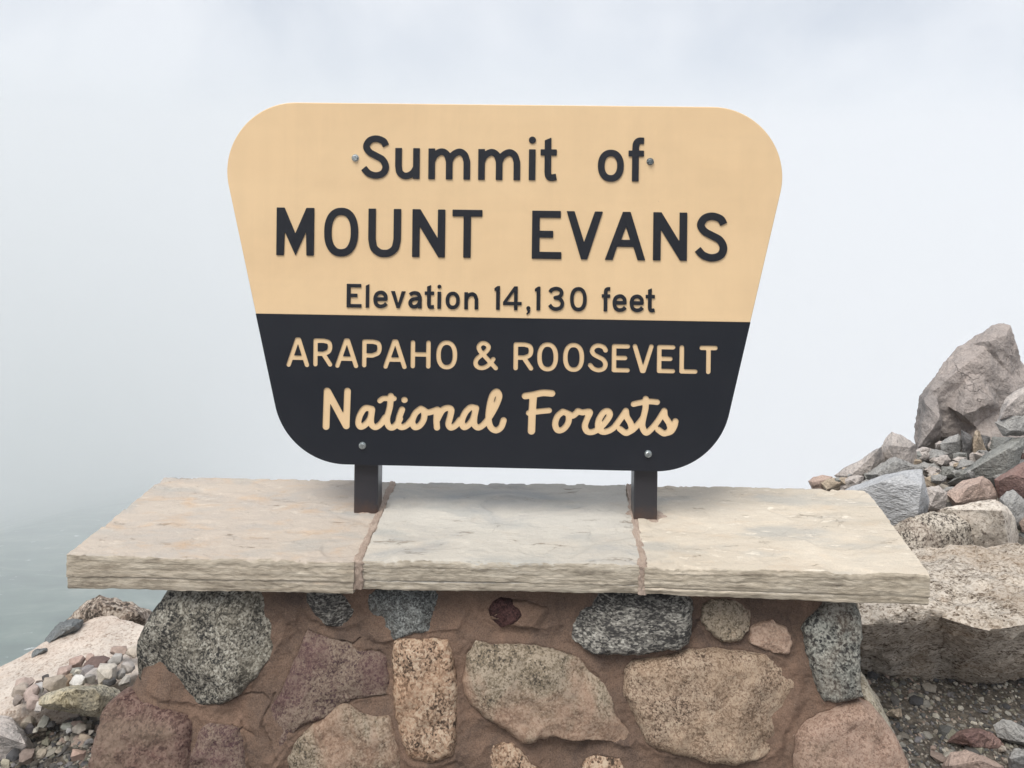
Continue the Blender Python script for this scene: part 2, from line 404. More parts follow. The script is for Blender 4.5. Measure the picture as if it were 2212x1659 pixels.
    far = s.ramp(s.noise(0.045, 9, 0.68), [(0.38, (0.022, 0.055, 0.048)), (0.52, (0.075, 0.130, 0.105)), (0.64, (0.20, 0.235, 0.20))])
    sn = s.noise(0.16, 6, 0.66, 0.6)
    big = s.noise(0.006, 3, 0.5)
    sn = s.math('ADD', sn, s.math('MULTIPLY', big, 0.30))
    far = s.mix(s.ramp(sn, [(0.80, 0.0), (0.86, 1.0)]), far, (0.74, 0.77, 0.78))
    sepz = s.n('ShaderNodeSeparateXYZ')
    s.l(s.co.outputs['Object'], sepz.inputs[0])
    # white added to the unseen headwall to brighten the haze; the spur to the left stays bare tundra
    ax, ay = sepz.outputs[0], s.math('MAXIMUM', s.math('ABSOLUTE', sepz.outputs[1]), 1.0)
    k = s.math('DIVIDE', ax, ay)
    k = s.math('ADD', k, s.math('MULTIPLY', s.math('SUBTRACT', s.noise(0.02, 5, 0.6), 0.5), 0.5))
    white_bounce = s.n('ShaderNodeMapRange')
    white_bounce.inputs['From Min'].default_value = -0.42; white_bounce.inputs['From Max'].default_value = -0.26
    s.l(k, white_bounce.inputs['Value'])
    far = s.mix(white_bounce.outputs[0], far, s.ramp(s.noise(0.006, 5, 0.6), [(0.35, (0.62, 0.625, 0.635)), (0.6, (0.82, 0.82, 0.82))]))
    fz = s.n('ShaderNodeMapRange')
    fz.inputs['From Min'].default_value = -8; fz.inputs['From Max'].default_value = -30
    s.l(sepz.outputs[2], fz.inputs['Value'])
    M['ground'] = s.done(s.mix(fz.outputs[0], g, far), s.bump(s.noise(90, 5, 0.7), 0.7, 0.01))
make_mats()

# ------------------------------------------------------------------ the ground
EX = [-60, -5, -3.2, -2.2, -1.75, -1.5, -1.2, -0.9, -0.4, 0.5, 1.0, 1.4, 1.9, 2.3, 3.0, 6.0, 60]
EY = [-50, -3.5, 0.4, 1.6, 1.95, 2.12, 2.28, 2.42, 2.60, 2.75, 2.95, 3.25, 3.62, 4.0, 4.6, 5.2, 6.0]
def drop(dd, k):
    if dd <= 0: return 0.0
    c = float(np.interp(k, [-0.42, -0.15], [1.42, 1.75]))      # a spur runs down to the left, the headwall falls off ahead
    z = c * dd ** 0.827
    return min(z, 1.1 * dd if k > -.3 else .95 * dd)
def ground_z(x, y):
    e = float(np.interp(x, EX, EY))
    r = math.hypot(x, y)
    dd = max((y - e) * 0.9, r - 60)
    z = -drop(max(0.0, dd), x / max(y, 0.3) if y > 0 else -1.0)
    if dd < 6:
        z += 0.02 * fbm(Vector((x * 1.7, y * 1.7, 0.3)), 3) * (1 if dd <= 0 else max(0, 1 - dd / 6))
    if dd > 3:
        z += min(0.02 * (dd - 3), 2.5) * fbm(Vector((x * 0.02, y * 0.02, 4.1)), 3)
    return z
def build_ground():
    nA = 288
    radii = [0.0]
    r = 0.35
    while r < 6000:
        radii.append(r)
        r *= 1.032 if r < 10 else 1.045
    vs, fs = [], []
    vs.append((0, 0, ground_z(0, 0)))
    for r in radii[1:]:
        for k in range(nA):
            a = 2 * math.pi * k / nA
            x, y = r * math.cos(a), r * math.sin(a)
            vs.append((x, y, max(-1300 + 3 * math.sin(r * .01), ground_z(x, y))))
    for k in range(nA):
        fs.append((0, 1 + k, 1 + (k + 1) % nA))
    for i in range(len(radii) - 2):
        a0, b0 = 1 + i * nA, 1 + (i + 1) * nA
        for k in range(nA):
            k2 = (k + 1) % nA
            fs.append((a0 + k, b0 + k, b0 + k2, a0 + k2))
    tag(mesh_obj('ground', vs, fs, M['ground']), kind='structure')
build_ground()

# air: one even haze round everything
def build_haze():
    me = bpy.data.meshes.new('haze')
    x0, x1, y0, y1, z0, z1 = -6500, 6500, -6500, 6500, -1400, 24.0
    vs = [(x, y, z) for z in (z0, z1) for y in (y0, y1) for x in (x0, x1)]
    me.from_pydata(vs, [], [(0, 2, 3, 1), (4, 5, 7, 6), (0, 1, 5, 4), (2, 6, 7, 3), (0, 4, 6, 2), (1, 3, 7, 5)])
    m = bpy.data.materials.new('haze_air')
    m.use_nodes = True
    nt = m.node_tree
    nt.nodes.clear()
    out = nt.nodes.new('ShaderNodeOutputMaterial')
    pv = nt.nodes.new('ShaderNodeVolumePrincipled')
    pv.inputs['Color'].default_value = (0.985, 0.992, 1.0, 1)
    pv.inputs['Density'].default_value = HAZE
    pv.inputs['Anisotropy'].default_value = 0.4
    nt.links.new(pv.outputs['Volume'], out.inputs['Volume'])
    me.materials.append(m)
    o = link(bpy.data.objects.new('haze', me))
    tag(o, kind='stuff')
HAZE = 0.0030
build_haze()

# ------------------------------------------------------------------ the memorial wall
SLAB_Z = CAMZ - 0.8345
WALL_TOP = SLAB_Z - 0.060
WF_Y0, WF_Z0 = 1.556, CAMZ - 0.903
WF_SL = 0.293                                             # the face leans: further out towards the foot
def wall_y(z): return WF_Y0 + (z - WF_Z0) * WF_SL
WF_P = Vector((0, WF_Y0, WF_Z0))
WF_N = Vector((0, -1, WF_SL)).normalized()                # outward
WF_UP = Vector((0, WF_SL, 1)).normalized()
wall = empty('stone_sign_base', (0, 1.60, 0))
tag(wall, 'low mortared fieldstone base topped with three sandstone slabs, carrying the sign', 'stone wall')
WL = wall.location.copy()

def part(name, verts, faces, mat, parent=wall, origin=None, smooth=True, off=None):
    """part mesh given in world coordinates, parented to a thing standing at off"""
    off = WL if off is None else off
    return mesh_obj(name, [Vector(v) - off for v in verts], faces, mat, parent, smooth=smooth)

ST_SEG = []                                                 # outlines of the bedded stones in the plane of the wall face

def catmull(pts, n, closed=True):
    out = []
    m = len(pts)
    rng = range(m) if closed else range(m - 1)
    for i in rng:
        if closed:
            p0, p1, p2, p3 = pts[(i - 1) % m], pts[i], pts[(i + 1) % m], pts[(i + 2) % m]
        else:
            p1, p2 = pts[i], pts[i + 1]
            p0 = pts[i - 1] if i > 0 else tuple(2 * a - b for a, b in zip(p1, p2))
            p3 = pts[i + 2] if i + 2 < m else tuple(2 * a - b for a, b in zip(p2, p1))
        for k in range(n):
            t = k / n
            out.append(tuple(0.5 * ((2 * b) + (-a + c) * t + (2 * a - 5 * b + 4 * c - d) * t * t + (-a + 3 * b - 3 * c + d) * t ** 3) for a, b, c, d in zip(p0, p1, p2, p3)))
    if not closed: out.append(tuple(pts[-1]))
    return out

def face_stone(px, mat, proud=0.018, seed=0, label=None, facets=4, flat=8.0, tilt=(0, 0), rough=1.0):
    """a stone bedded in the wall face: traced outline, domed and broken front, body running back into the mortar"""
    rr = random.Random(seed)
    P = [on_plane(x, y, WF_P, WF_N) for x, y in px]
    P2 = [(p.x, (p - WF_P).dot(WF_UP)) for p in P]
    # light smoothing of the traced outline, then even resampling
    sm = []
    m = len(P2)
    for i in range(m):
        a, b, c = P2[i - 1], P2[i], P2[(i + 1) % m]
        sm.append((0.06 * a[0] + .88 * b[0] + .06 * c[0], .06 * a[1] + .88 * b[1] + .06 * c[1]))
    mx, my = sum(p[0] for p in sm) / m, sum(p[1] for p in sm) / m
    sm = [(x + (x - mx) / (math.hypot(x - mx, y - my) + 1e-6) * 0.0095, y + (y - my) / (math.hypot(x - mx, y - my) + 1e-6) * 0.0095) for x, y in sm]
    cur = [tuple(a_ + (b_ - a_) * t_ / 6 for a_, b_ in zip(p_, q_)) for p_, q_ in zip(sm, sm[1:] + sm[:1]) for t_ in range(6)]
    ST_SEG.extend(zip(cur[::3], cur[3::3] + cur[:1]))
    L = [0]
    for a, b in zip(cur, cur[1:] + cur[:1]): L.append(L[-1] + math.hypot(a[0] - b[0], a[1] - b[1]))
    NA = 128 if seed < 60 else 64
    cx, cy = sum(p[0] for p in cur) / len(cur), sum(p[1] for p in cur) / len(cur)
    xs = np.interp(np.linspace(0, L[-1], NA, endpoint=False), L, [p[0] for p in cur] + [cur[0][0]])
    ys = np.interp(np.linspace(0, L[-1], NA, endpoint=False), L, [p[1] for p in cur] + [cur[0][1]])
    size = math.sqrt(sum((x - cx) ** 2 + (y - cy) ** 2 for x, y in zip(xs, ys)) / NA)
    planes = []
    for _ in range(facets):
        a = rr.uniform(0, 2 * math.pi)
        planes.append((math.cos(a), math.sin(a), rr.uniform(.22, .60), rr.uniform(0.15, 0.8) * size))
    KR = 36 if seed < 60 else 14
    vs, fs = [], []
    off = Vector((seed * 3.7, seed * 1.3, 0))
    prof = [(1.0, -0.055), (1.0, -0.03)] + [(f, None) for f in np.linspace(1.0, 0.0, KR) ** 0.8]
    for f, hh in prof:
        for x, y in zip(xs, ys):
            jx = (0.0035 * noise.noise(Vector((x * 38, y * 38, seed))) + 0.0026 * rough * noise.noise(Vector((x * 95, y * 95, seed)))) * f
            jy = (0.0035 * noise.noise(Vector((x * 38 + 9, y * 38, seed))) + 0.0026 * rough * noise.noise(Vector((x * 95 + 9, y * 95, seed)))) * f
            X, Y = cx + (x - cx) * f + jx, cy + (y - cy) * f + jy
            if hh is None:
                e = (1 - f ** flat) ** 0.5
                h = -0.014 + (proud * .8 + 0.014) * e
                for ca, sa, sl, d in planes:
                    h = min(h, proud * .8 - ((X - cx) * ca + (Y - cy) * sa - d) * sl) if e > .2 else h
                h += tilt[0] * (X - cx) + tilt[1] * (Y - cy)
                v = Vector((X, Y, 0)) + off
                h += (0.0060 * fbm(v * 13, 3) + 0.0055 * (0.22 - abs(noise.noise(v * 21))) - 0.004 * max(0, noise.noise(v * 33) - .28) + 0.0016 * rough * fbm(v * 60, 3) + 0.0006 * rough * noise.noise(v * 230)) * min(1, e * 2.2)
            else:
                h = hh
            vs.append(WF_P + Vector((1, 0, 0)) * X + WF_UP * Y + WF_N * h)
    K = len(prof)
    for j in range(K - 1):
        for i in range(NA):
            i2 = (i + 1) % NA
            fs.append((j * NA + i, j * NA + i2, (j + 1) * NA + i2, (j + 1) * NA + i))
    fs = [f[::-1] for f in fs]
    o = part('stone', vs, fs, M[mat])
    # outward test: centre ring should face the viewer
    bm = bmesh.new(); bm.from_mesh(o.data)
    bmesh.ops.remove_doubles(bm, verts=bm.verts, dist=1e-6)
    bm.faces.ensure_lookup_table()
    s = sum(f.normal.dot(WF_N) * f.calc_area() for f in bm.faces)
    if s < 0: bmesh.ops.reverse_faces(bm, faces=bm.faces)
    bm.to_mesh(o.data); bm.free()
    o.data.polygons.foreach_set('use_smooth', [True] * len(o.data.polygons))
    if label: o['label'] = label
    return o

def z1(l): return [(x * .2604, 1255.7 + y * .2604) for x, y in l]
def z2(l): return [(518.4 + x * .2604, 1255.7 + y * .2604) for x, y in l]
def z3(l): return [(979.2 + x * .2604, 1255.7 + y * .2604) for x, y in l]
def z4(l): return [(1497.6 + x * .3229, 1255.7 + y * .3229) for x, y in l]

face_stone([(372, 1262), (345, 1310), (322, 1350), (300, 1385), (299, 1410), (303, 1470), (330, 1485), (385, 1500), (440, 1512), (478, 1512), (515, 1495), (545, 1460), (570, 1425), (600, 1375), (612, 1345), (600, 1312), (575, 1290), (565, 1262), (470, 1258)],
           'g_grey', 0.030, 1, 'large grey granite stone speckled black and white', tilt=(0, -0.05))
face_stone([(655, 1292), (672, 1270), (700, 1270), (730, 1285), (770, 1312), (782, 1330), (765, 1347), (735, 1350), (705, 1345), (690, 1330), (665, 1310)], 'g_dark', 0.010, 2, 'small dark granite stone under the left slab')
face_stone([(798, 1290), (812, 1268), (900, 1264), (992, 1270), (995, 1330), (980, 1356), (930, 1356), (880, 1362), (850, 1375), (825, 1383), (805, 1365), (795, 1325)], 'g_blue', 0.014, 3, 'blue grey stone under the middle slab')
face_stone([(1058, 1310), (1085, 1298), (1120, 1305), (1175, 1312), (1190, 1330), (1198, 1350), (1150, 1352), (1090, 1350), (1065, 1335)], 'mortar', 0.010, 4, 'small stone smeared over with mortar')
face_stone([(1060, 1315), (1072, 1302), (1085, 1298), (1100, 1302), (1118, 1315), (1120, 1326), (1105, 1340), (1085, 1345), (1068, 1336)], 'red_stain', 0.013, 5, 'dark red patch of stone showing through mortar')
face_stone([(1262, 1295), (1275, 1268), (1480, 1272), (1494, 1300), (1488, 1340), (1482, 1385), (1470, 1395), (1380, 1401), (1285, 1407), (1250, 1387), (1235, 1370), (1245, 1340)], 'g_dark', 0.032, 6, 'rough dark granite stone under the right joint', rough=1.5, tilt=(0, -0.1))
face_stone([(1525, 1312), (1545, 1300), (1600, 1302), (1620, 1318), (1612, 1360), (1592, 1380), (1560, 1377), (1535, 1360), (1525, 1335)], 'g_mix', 0.012, 7, 'small round tan stone under the right slab')
face_stone([(1632, 1362), (1645, 1352), (1668, 1350), (1692, 1360), (1708, 1385), (1702, 1406), (1670, 1402), (1628, 1388)], 'g_pink', 0.012, 8, 'small pink granite stone')
face_stone([(1738, 1362), (1750, 1345), (1775, 1318), (1790, 1290), (1840, 1290), (1851, 1330), (1853, 1365), (1846, 1395), (1846, 1430), (1857, 1500), (1820, 1506), (1780, 1510), (1768, 1480), (1755, 1430), (1750, 1395)], 'g_column', 0.034, 9, 'tall grey granite corner stone')
face_stone(z2([(560, 430), (680, 490), (900, 560), (1010, 610), (1130, 600), (1190, 650), (1200, 740), (1230, 870), (1255, 945), (1060, 960), (930, 975), (850, 1010), (720, 1090), (600, 1120), (520, 1170), (420, 1260), (380, 1340), (300, 1440), (240, 1440), (210, 1330), (185, 1180), (210, 1130), (290, 1010), (350, 970), (370, 900), (430, 780), (480, 640)]), 'g_purple', 0.016, 10, 'large purple brown angular stone', tilt=(-0.04, -0.03))
face_stone(z2([(1285, 530), (1330, 495), (1450, 495), (1620, 505), (1725, 515), (1750, 650), (1770, 800), (1775, 1000), (1785, 1150), (1778, 1300), (1765, 1430), (1680, 1455), (1530, 1465), (1440, 1452), (1388, 1400), (1335, 1260), (1320, 1100), (1298, 850), (1280, 680)]), 'g_orange', 0.026, 11, 'upright orange speckled granite stone', facets=2)
face_stone(z2([(835, 1030), (900, 1050), (1000, 1120), (1120, 1140), (1230, 1110), (1260, 1250), (1300, 1350), (1320, 1548), (1300, 1800), (800, 1850), (300, 1800), (290, 1560), (400, 1430), (520, 1290), (640, 1180), (760, 1110)]), 'g_mix', 0.026, 12, 'broken pink and grey stone with a bright quartz ridge', facets=4)
face_stone(z3([(195, 485), (330, 535), (480, 535), (700, 565), (880, 615), (1010, 655), (1100, 725), (1190, 800), (1245, 900), (1305, 1010), (1335, 1120), (1405, 1200), (1470, 1290), (1430, 1340), (1300, 1310), (1100, 1275), (950, 1275), (850, 1240), (700, 1250), (660, 1305), (580, 1290), (480, 1205), (380, 1165), (270, 1105), (170, 1015), (108, 930), (92, 850), (128, 720), (143, 610)]), 'g_mix', 0.034, 13, 'large tan stone with a pink broken lower edge', facets=4, tilt=(0, -0.05))
face_stone([(1355, 1450), (1375, 1430), (1430, 1423), (1500, 1413), (1560, 1413), (1620, 1416), (1668, 1424), (1708, 1445), (1722, 1470), (1716, 1500), (1702, 1540), (1682, 1570), (1676, 1600), (1642, 1627), (1590, 1642), (1540, 1637), (1480, 1622), (1430, 1617), (1400, 1600), (1375, 1540), (1352, 1500)], 'g_tan', 0.034, 14, 'large orange tan granite stone', facets=2, tilt=(0, -0.03))
face_stone(z4([(700, 1030), (760, 960), (880, 900), (1000, 850), (1110, 830), (1190, 860), (1290, 980), (1340, 1080), (1410, 1180), (1430, 1400), (1060, 1500), (680, 1400), (685, 1200)]), 'g_pink', 0.040, 15, 'large smooth pink granite stone at the corner', facets=1, rough=.7)
face_stone(z1([(880, 1090), (940, 1020), (1040, 970), (1250, 1055), (1330, 1080), (1540, 1130), (1570, 1180), (1560, 1400), (1560, 1800), (1150, 1850), (770, 1750), (790, 1450), (830, 1300)]), 'g_maroon', 0.034, 16, 'large maroon stone at the left foot', rough=1.3)
face_stone(z1([(1580, 1150), (1640, 1155), (1800, 1205), (1960, 1230), (1995, 1330), (2025, 1450), (2010, 1750), (1800, 1800), (1580, 1750), (1568, 1400)]), 'g_purple', 0.018, 17, 'purple and ochre stone beside the maroon one')
face_stone(z3([(255, 1420), (300, 1375), (400, 1365), (500, 1385), (560, 1440), (610, 1515), (740, 1535), (760, 1750), (500, 1800), (250, 1760)]), 'g_orange', 0.014, 18, 'small yellow speckled stone at the bottom')
face_stone(z3([(1085, 1520), (1200, 1478), (1370, 1490), (1405, 1560), (1390, 1750), (1230, 1800), (1080, 1750)]), 'g_orange', 0.012, 19, 'tip of a speckled stone at the bottom edge')

# the courses below the picture's lower edge
rc_ = random.Random(21)
for row, py in enumerate((1745, 1850, 1960)):
    x = 230 + 60 * (row % 2)
    while x < 1900 + 40 * row:
        w, h = rc_.uniform(120, 220), rc_.uniform(62, 92)
        cx_, cy_ = x + w / 2, py + rc_.uniform(-14, 14) + (55 if row == 0 else 25)
        pg = [(cx_ + .5 * w * math.cos(a) * rc_.uniform(.82, 1.05), cy_ + .5 * h * math.sin(a) * rc_.uniform(.82, 1.1)) for a in [6.283 * k / 9 for k in range(9)]]
        face_stone(pg, rc_.choice(['g_grey', 'g_tan', 'g_mix', 'g_purple', 'g_pink', 'g_maroon', 'g_orange']), .022, 60 + int(x) + row)
        x += w + rc_.uniform(24, 50)

def seg_d(P, a, b, r, butt_a=False, butt_b=False):
    a = np.array(a, float); b = np.array(b, float)
    ab = b - a
    L2 = max(1e-12, (ab * ab).sum())
    t = ((P - a) @ ab) / L2
    tc = np.clip(t, 0, 1)
    d = np.sqrt(((P - a - tc[..., None] * ab) ** 2).sum(-1)) - r
    L = math.sqrt(L2)
    if butt_a: d = np.maximum(d, -t * L)
    if butt_b: d = np.maximum(d, (t - 1) * L)
    return d
def build_core():
    pyl = [1260, 1275, 1345, 1410, 1505, 1560, 1659, 1760, 2100]
    xl_ = [392, 385, 340, 306, 268, 238, 212, 195, 150]
    pyr = [1290, 1308, 1430, 1500, 1560, 1659, 1760, 2100]
    xr_ = [1834, 1836, 1842, 1862, 1895, 1938, 1965, 2010]
    zl = [(on_plane(x, y, WF_P, WF_N).z, on_plane(x, y, WF_P, WF_N).x) for x, y in zip(xl_, pyl)]
    zr = [(on_plane(x, y, WF_P, WF_N).z, on_plane(x, y, WF_P, WF_N).x) for x, y in zip(xr_, pyr)]
    zl.sort(); zr.sort()
    fl = lambda z: float(np.interp(z, [a for a, b in zl], [b for a, b in zl]))
    fr = lambda z: float(np.interp(z, [a for a, b in zr], [b for a, b in zr]))
    # hairline cracks in the mortar, followed as narrow grooves
    cr_px = [
        [(600, 1640), (590, 1620), (576, 1590), (566, 1565), (572, 1548), (585, 1520), (593, 1500)],
        [(480, 1520), (505, 1508), (540, 1500), (565, 1503), (580, 1515)],
        [(700, 1383), (735, 1392), (760, 1396), (776, 1385)],
        [(770, 1506), (800, 1503), (838, 1504)],
        [(1372, 1510), (1385, 1560), (1400, 1600), (1425, 1617)],
        [(1507, 1345), (1500, 1370), (1488, 1385)],
        [(1480, 1392), (1500, 1362), (1520, 1335)],
        [(540, 1690), (535, 1640), (528, 1590), (520, 1560)],
        [(500, 1568), (530, 1580), (548, 1588)],
    ]
    segs = []
    for c in cr_px:
        p = [on_plane(x, y, WF_P, WF_N) for x, y in c]
        q = []
        for a, b in zip(p, p[1:]):
            for t in (0, .25, .5, .75):
                v = a.lerp(b, t)
                q.append((v.x + 0.003 * noise.noise(v * 60), v.z + 0.003 * noise.noise(v * 60 + Vector((5, 0, 0)))))
        q.append((p[-1].x, p[-1].z))
        segs += list(zip(q, q[1:]))
    NF, NS, NB = 600, 30, 40
    zs = list(np.linspace(0.33, WALL_TOP, 180))
    zs = list(np.linspace(-0.05, 0.32, 16)) + zs
    rows = []
    YB = 1.80
    A0 = np.array([s[0] for s in segs]); B0 = np.array([s[1] for s in segs])
    for z in zs:
        l, r = fl(z), fr(z)
        yf = wall_y(z)
        yb = YB - (z - WALL_TOP) * 0.15
        if z > .33:
            Q = np.stack([l + (r - l) * np.linspace(0, 1, NF), np.full(NF, (Vector((0, yf, z)) - WF_P).dot(WF_UP))], 1)
            dd_ = np.full(NF, 1.0)
            for a_, b_ in ST_SEG:
                if min(a_[1], b_[1]) - .05 < Q[0, 1] < max(a_[1], b_[1]) + .05:
                    dd_ = np.minimum(dd_, seg_d(Q, a_, b_, 0))
            fil = 0.0055 * np.exp(-dd_ / 0.010) - 0.0045
        else:
            fil = np.zeros(NF)
        sel = (np.minimum(A0[:, 1], B0[:, 1]) < z + .004) & (np.maximum(A0[:, 1], B0[:, 1]) > z - .004)
        A, B = A0[sel], B0[sel]
        ring = []
        for i in range(NF):
            t = i / (NF - 1)
            x = l + (r - l) * t
            v = Vector((x, 0, z))
            e = min(t, 1 - t) * (r - l)
            rc = 0.05
            y = yf
            if e < rc: y += rc - math.sqrt(max(0, rc * rc - (rc - e) ** 2))
            y -= 0.014 * fbm(v * 6.5, 3) + 0.0030 * fbm(v * 30, 4) + 0.0007 * noise.noise(v * 120)
            y -= fil[i] * (1 + .7 * noise.noise(v * 22))
            P = np.array([x, z])
            if len(A):
                AB = B - A
                tt = np.clip(((P - A) * AB).sum(1) / (AB * AB).sum(1), 0, 1)
                dm = np.sqrt((((A + AB * tt[:, None]) - P) ** 2).sum(1).min())
                if dm < 0.0024: y += 0.007 * (1 - dm / 0.0024)
            ring.append((x, y, z))
        for i in range(1, NS + 1):
            t = i / (NS + 1)
            v = Vector((r, yf + .05 + (yb - yf - .05) * t, z))
            ring.append((r + 0.012 * fbm(v * 8, 3), v.y, z))
        for i in range(NB):
            t = i / (NB - 1)
            v = Vector((r + (l - r) * t, yb, z))
            ring.append((v.x, yb + 0.012 * fbm(v * 8, 3), z))
        for i in range(1, NS + 1):
            t = i / (NS + 1)
            v = Vector((l, yb + (yf + .05 - yb) * t, z))
            ring.append((l - 0.012 * fbm(v * 8, 3), v.y, z))
        rows.append(ring)
    n = len(rows[0])
    vs = [p for r in rows for p in r]
    fs = []
    for j in range(len(rows) - 1):
        for i in range(n):
            i2 = (i + 1) % n
            fs.append((j * n + i, j * n + i2, (j + 1) * n + i2, (j + 1) * n + i))
    fs.append(tuple((len(rows) - 1) * n + i for i in range(n)))
    part('mortar', vs, fs, M['mortar'])
    return fl, fr
FL, FR = build_core()

# ------------------------------------------------------------------ rocks built as broken hulls
def hull_rock(name, pts, mat, seed, parent=None, edge=0.03, rough=0.03, smooth_it=0, off=None, fine=0.0015):
    """convex block(s) through pts, split fine, edges worn, skin broken by noise"""
    bm = bmesh.new()
    for grp in (pts if isinstance(pts[0], list) else [pts]):
        vv = [bm.verts.new(p) for p in grp]
        res = bmesh.ops.convex_hull(bm, input=vv)
        junk = [g for g in res['geom_interior'] + res['geom_unused'] if isinstance(g, bmesh.types.BMVert)]
        bmesh.ops.delete(bm, geom=list(set(junk)), context='VERTS')
    for _ in range(7):
        longe = [e for e in bm.edges if e.calc_length() > edge * 1.5]
        if not longe or len(bm.faces) > 30000: break
        bmesh.ops.subdivide_edges(bm, edges=longe, cuts=1)
        bmesh.ops.triangulate(bm, faces=bm.faces)
    for _ in range(smooth_it):
        bmesh.ops.smooth_vert(bm, verts=bm.verts, factor=0.5, use_axis_x=True, use_axis_y=True, use_axis_z=True)
    bm.normal_update()
    xs = [v.co for v in bm.verts]
    size = max(max(c[i] for c in xs) - min(c[i] for c in xs) for i in range(3))
    o3 = Vector((seed * 5.17, seed * 2.3, seed * 0.7))
    k1, k2, k3 = 2.2 / size, 7.0 / size, 26.0 / size
    disp = []
    for v in bm.verts:
        p = v.co + o3
        d = rough * size * (0.7 * fbm(p * k1, 2) + 0.75 * (0.30 - abs(noise.noise(p * k2))) + 0.22 * fbm(p * k3, 3))
        d += fine * noise.noise(p * 90)
        disp.append(v.normal * d)
    for v, d in zip(bm.verts, disp): v.co += d
    bm.normal_update()
    base = Vector((sum(c.x for c in xs) / len(xs), sum(c.y for c in xs) / len(xs), min(c.z for c in xs)))
    o0 = base if parent is None else (off if off is not None else WL)
    for v in bm.verts: v.co -= o0
    me = bpy.data.meshes.new(name)
    bm.to_mesh(me); bm.free()
    me.polygons.foreach_set('use_smooth', [True] * len(me.polygons))
    me.set_sharp_from_angle(angle=math.radians(34))
    me.materials.append(M[mat])
    o = bpy.data.objects.new(name, me)
    if parent is None: o.location = o0
    return link(o, parent)

def outline_pts(px, depth, thick, seed, front=0.7, back=0.75, jit=0.12):
    rr = random.Random(seed)
    cx = sum(p[0] for p in px) / len(px); cy = sum(p[1] for p in px) / len(px)
    pts = []
    n = len(px)
    fr = set(rr.sample(range(n), max(3, n // 2)))
    bk = set(rr.sample(range(n), max(3, n // 2)))
    for i, (x, y) in enumerate(px):
        pts.append(at(x, y, depth + rr.uniform(-jit, jit) * thick))
        if i in fr:
            s = front * rr.uniform(.70, 1.12)
            pts.append(at(cx + (x - cx) * s, cy + (y - cy) * s, depth - thick * rr.uniform(.22, .58)))
        if i in bk:
            s = back * rr.uniform(.85, 1.1)
            pts.append(at(cx + (x - cx) * s, cy + (y - cy) * s, depth + thick * rr.uniform(.45, .65)))
    return pts
def stand(py): return CAMZ * FPX / (py - HOR)             # distance of level ground seen at that height in the photo

def boulder(name, px, mat, label, seed, foot=None, depth=None, thick=None, edge=None, rough=0.045, group=None, cat='rock', **kw):
    d = depth if depth else stand(foot)
    w = (max(p[0] for p in px) - min(p[0] for p in px)) * d / FPX
    h = (max(p[1] for p in px) - min(p[1] for p in px)) * d / FPX
    t = thick if thick else 0.75 * (w + h) / 2
    px = list(px)
    if foot and max(p[1] for p in px) < foot:             # carry the body down to the ground it stands on
        lo = sorted(px, key=lambda p: -p[1])[:max(2, len(px) // 3)]
        x0, x1 = min(p[0] for p in px), max(p[0] for p in px)
        px += [(x0 + .15 * (x1 - x0), foot), (x1 - .15 * (x1 - x0), foot)]
    o = hull_rock(name, outline_pts(px, d + t * .35, t, seed, **kw), mat, seed, edge=edge or max(0.008, 0.045 * max(w, h)), rough=rough)
    tag(o, label, cat, group)
    return o

# corner stones of the base that turn round its right end, and a few in its hidden sides
def side_stone(px, depth, thick, mat, seed, label=None, rough=0.025):
    o = hull_rock('stone', outline_pts(px, depth, thick, seed, .75, .8), mat, seed, wall, edge=0.012, rough=rough, off=WL)
    if label: o['label'] = label
    return o
side_stone(z4([(1040, 590), (1085, 560), (1145, 630), (1235, 770), (1285, 900), (1345, 1000), (1412, 1140), (1440, 1260), (1450, 1420), (1250, 1420), (1150, 1000), (1080, 800)]), 1.60, 0.16, 'g_side', 31, 'pale rough granite stone turning the right corner')
side_stone([(1835, 1296), (1850, 1290), (1856, 1330), (1858, 1370), (1850, 1400), (1830, 1400)], 1.62, 0.14, 'g_side', 32)
rs = random.Random(5)
for side in (-1, 1):
    for k in range(4):
        z = 0.14 + 0.13 * k
        y = 1.58 + 0.10 * (k % 2) + 0.02 * k
        x = (FL(z) if side < 0 else FR(z)) - side * 0.05
        pts = [Vector((x + rs.uniform(-.065, .065), y + rs.uniform(-.075, .075), z + rs.uniform(-.06, .06))) for _ in range(26)]
        hull_rock('stone', pts, rs.choice(['g_grey', 'g_tan', 'g_pink', 'g_mix']), 40 + k + 9 * side, wall, edge=0.02, rough=.03, off=WL)

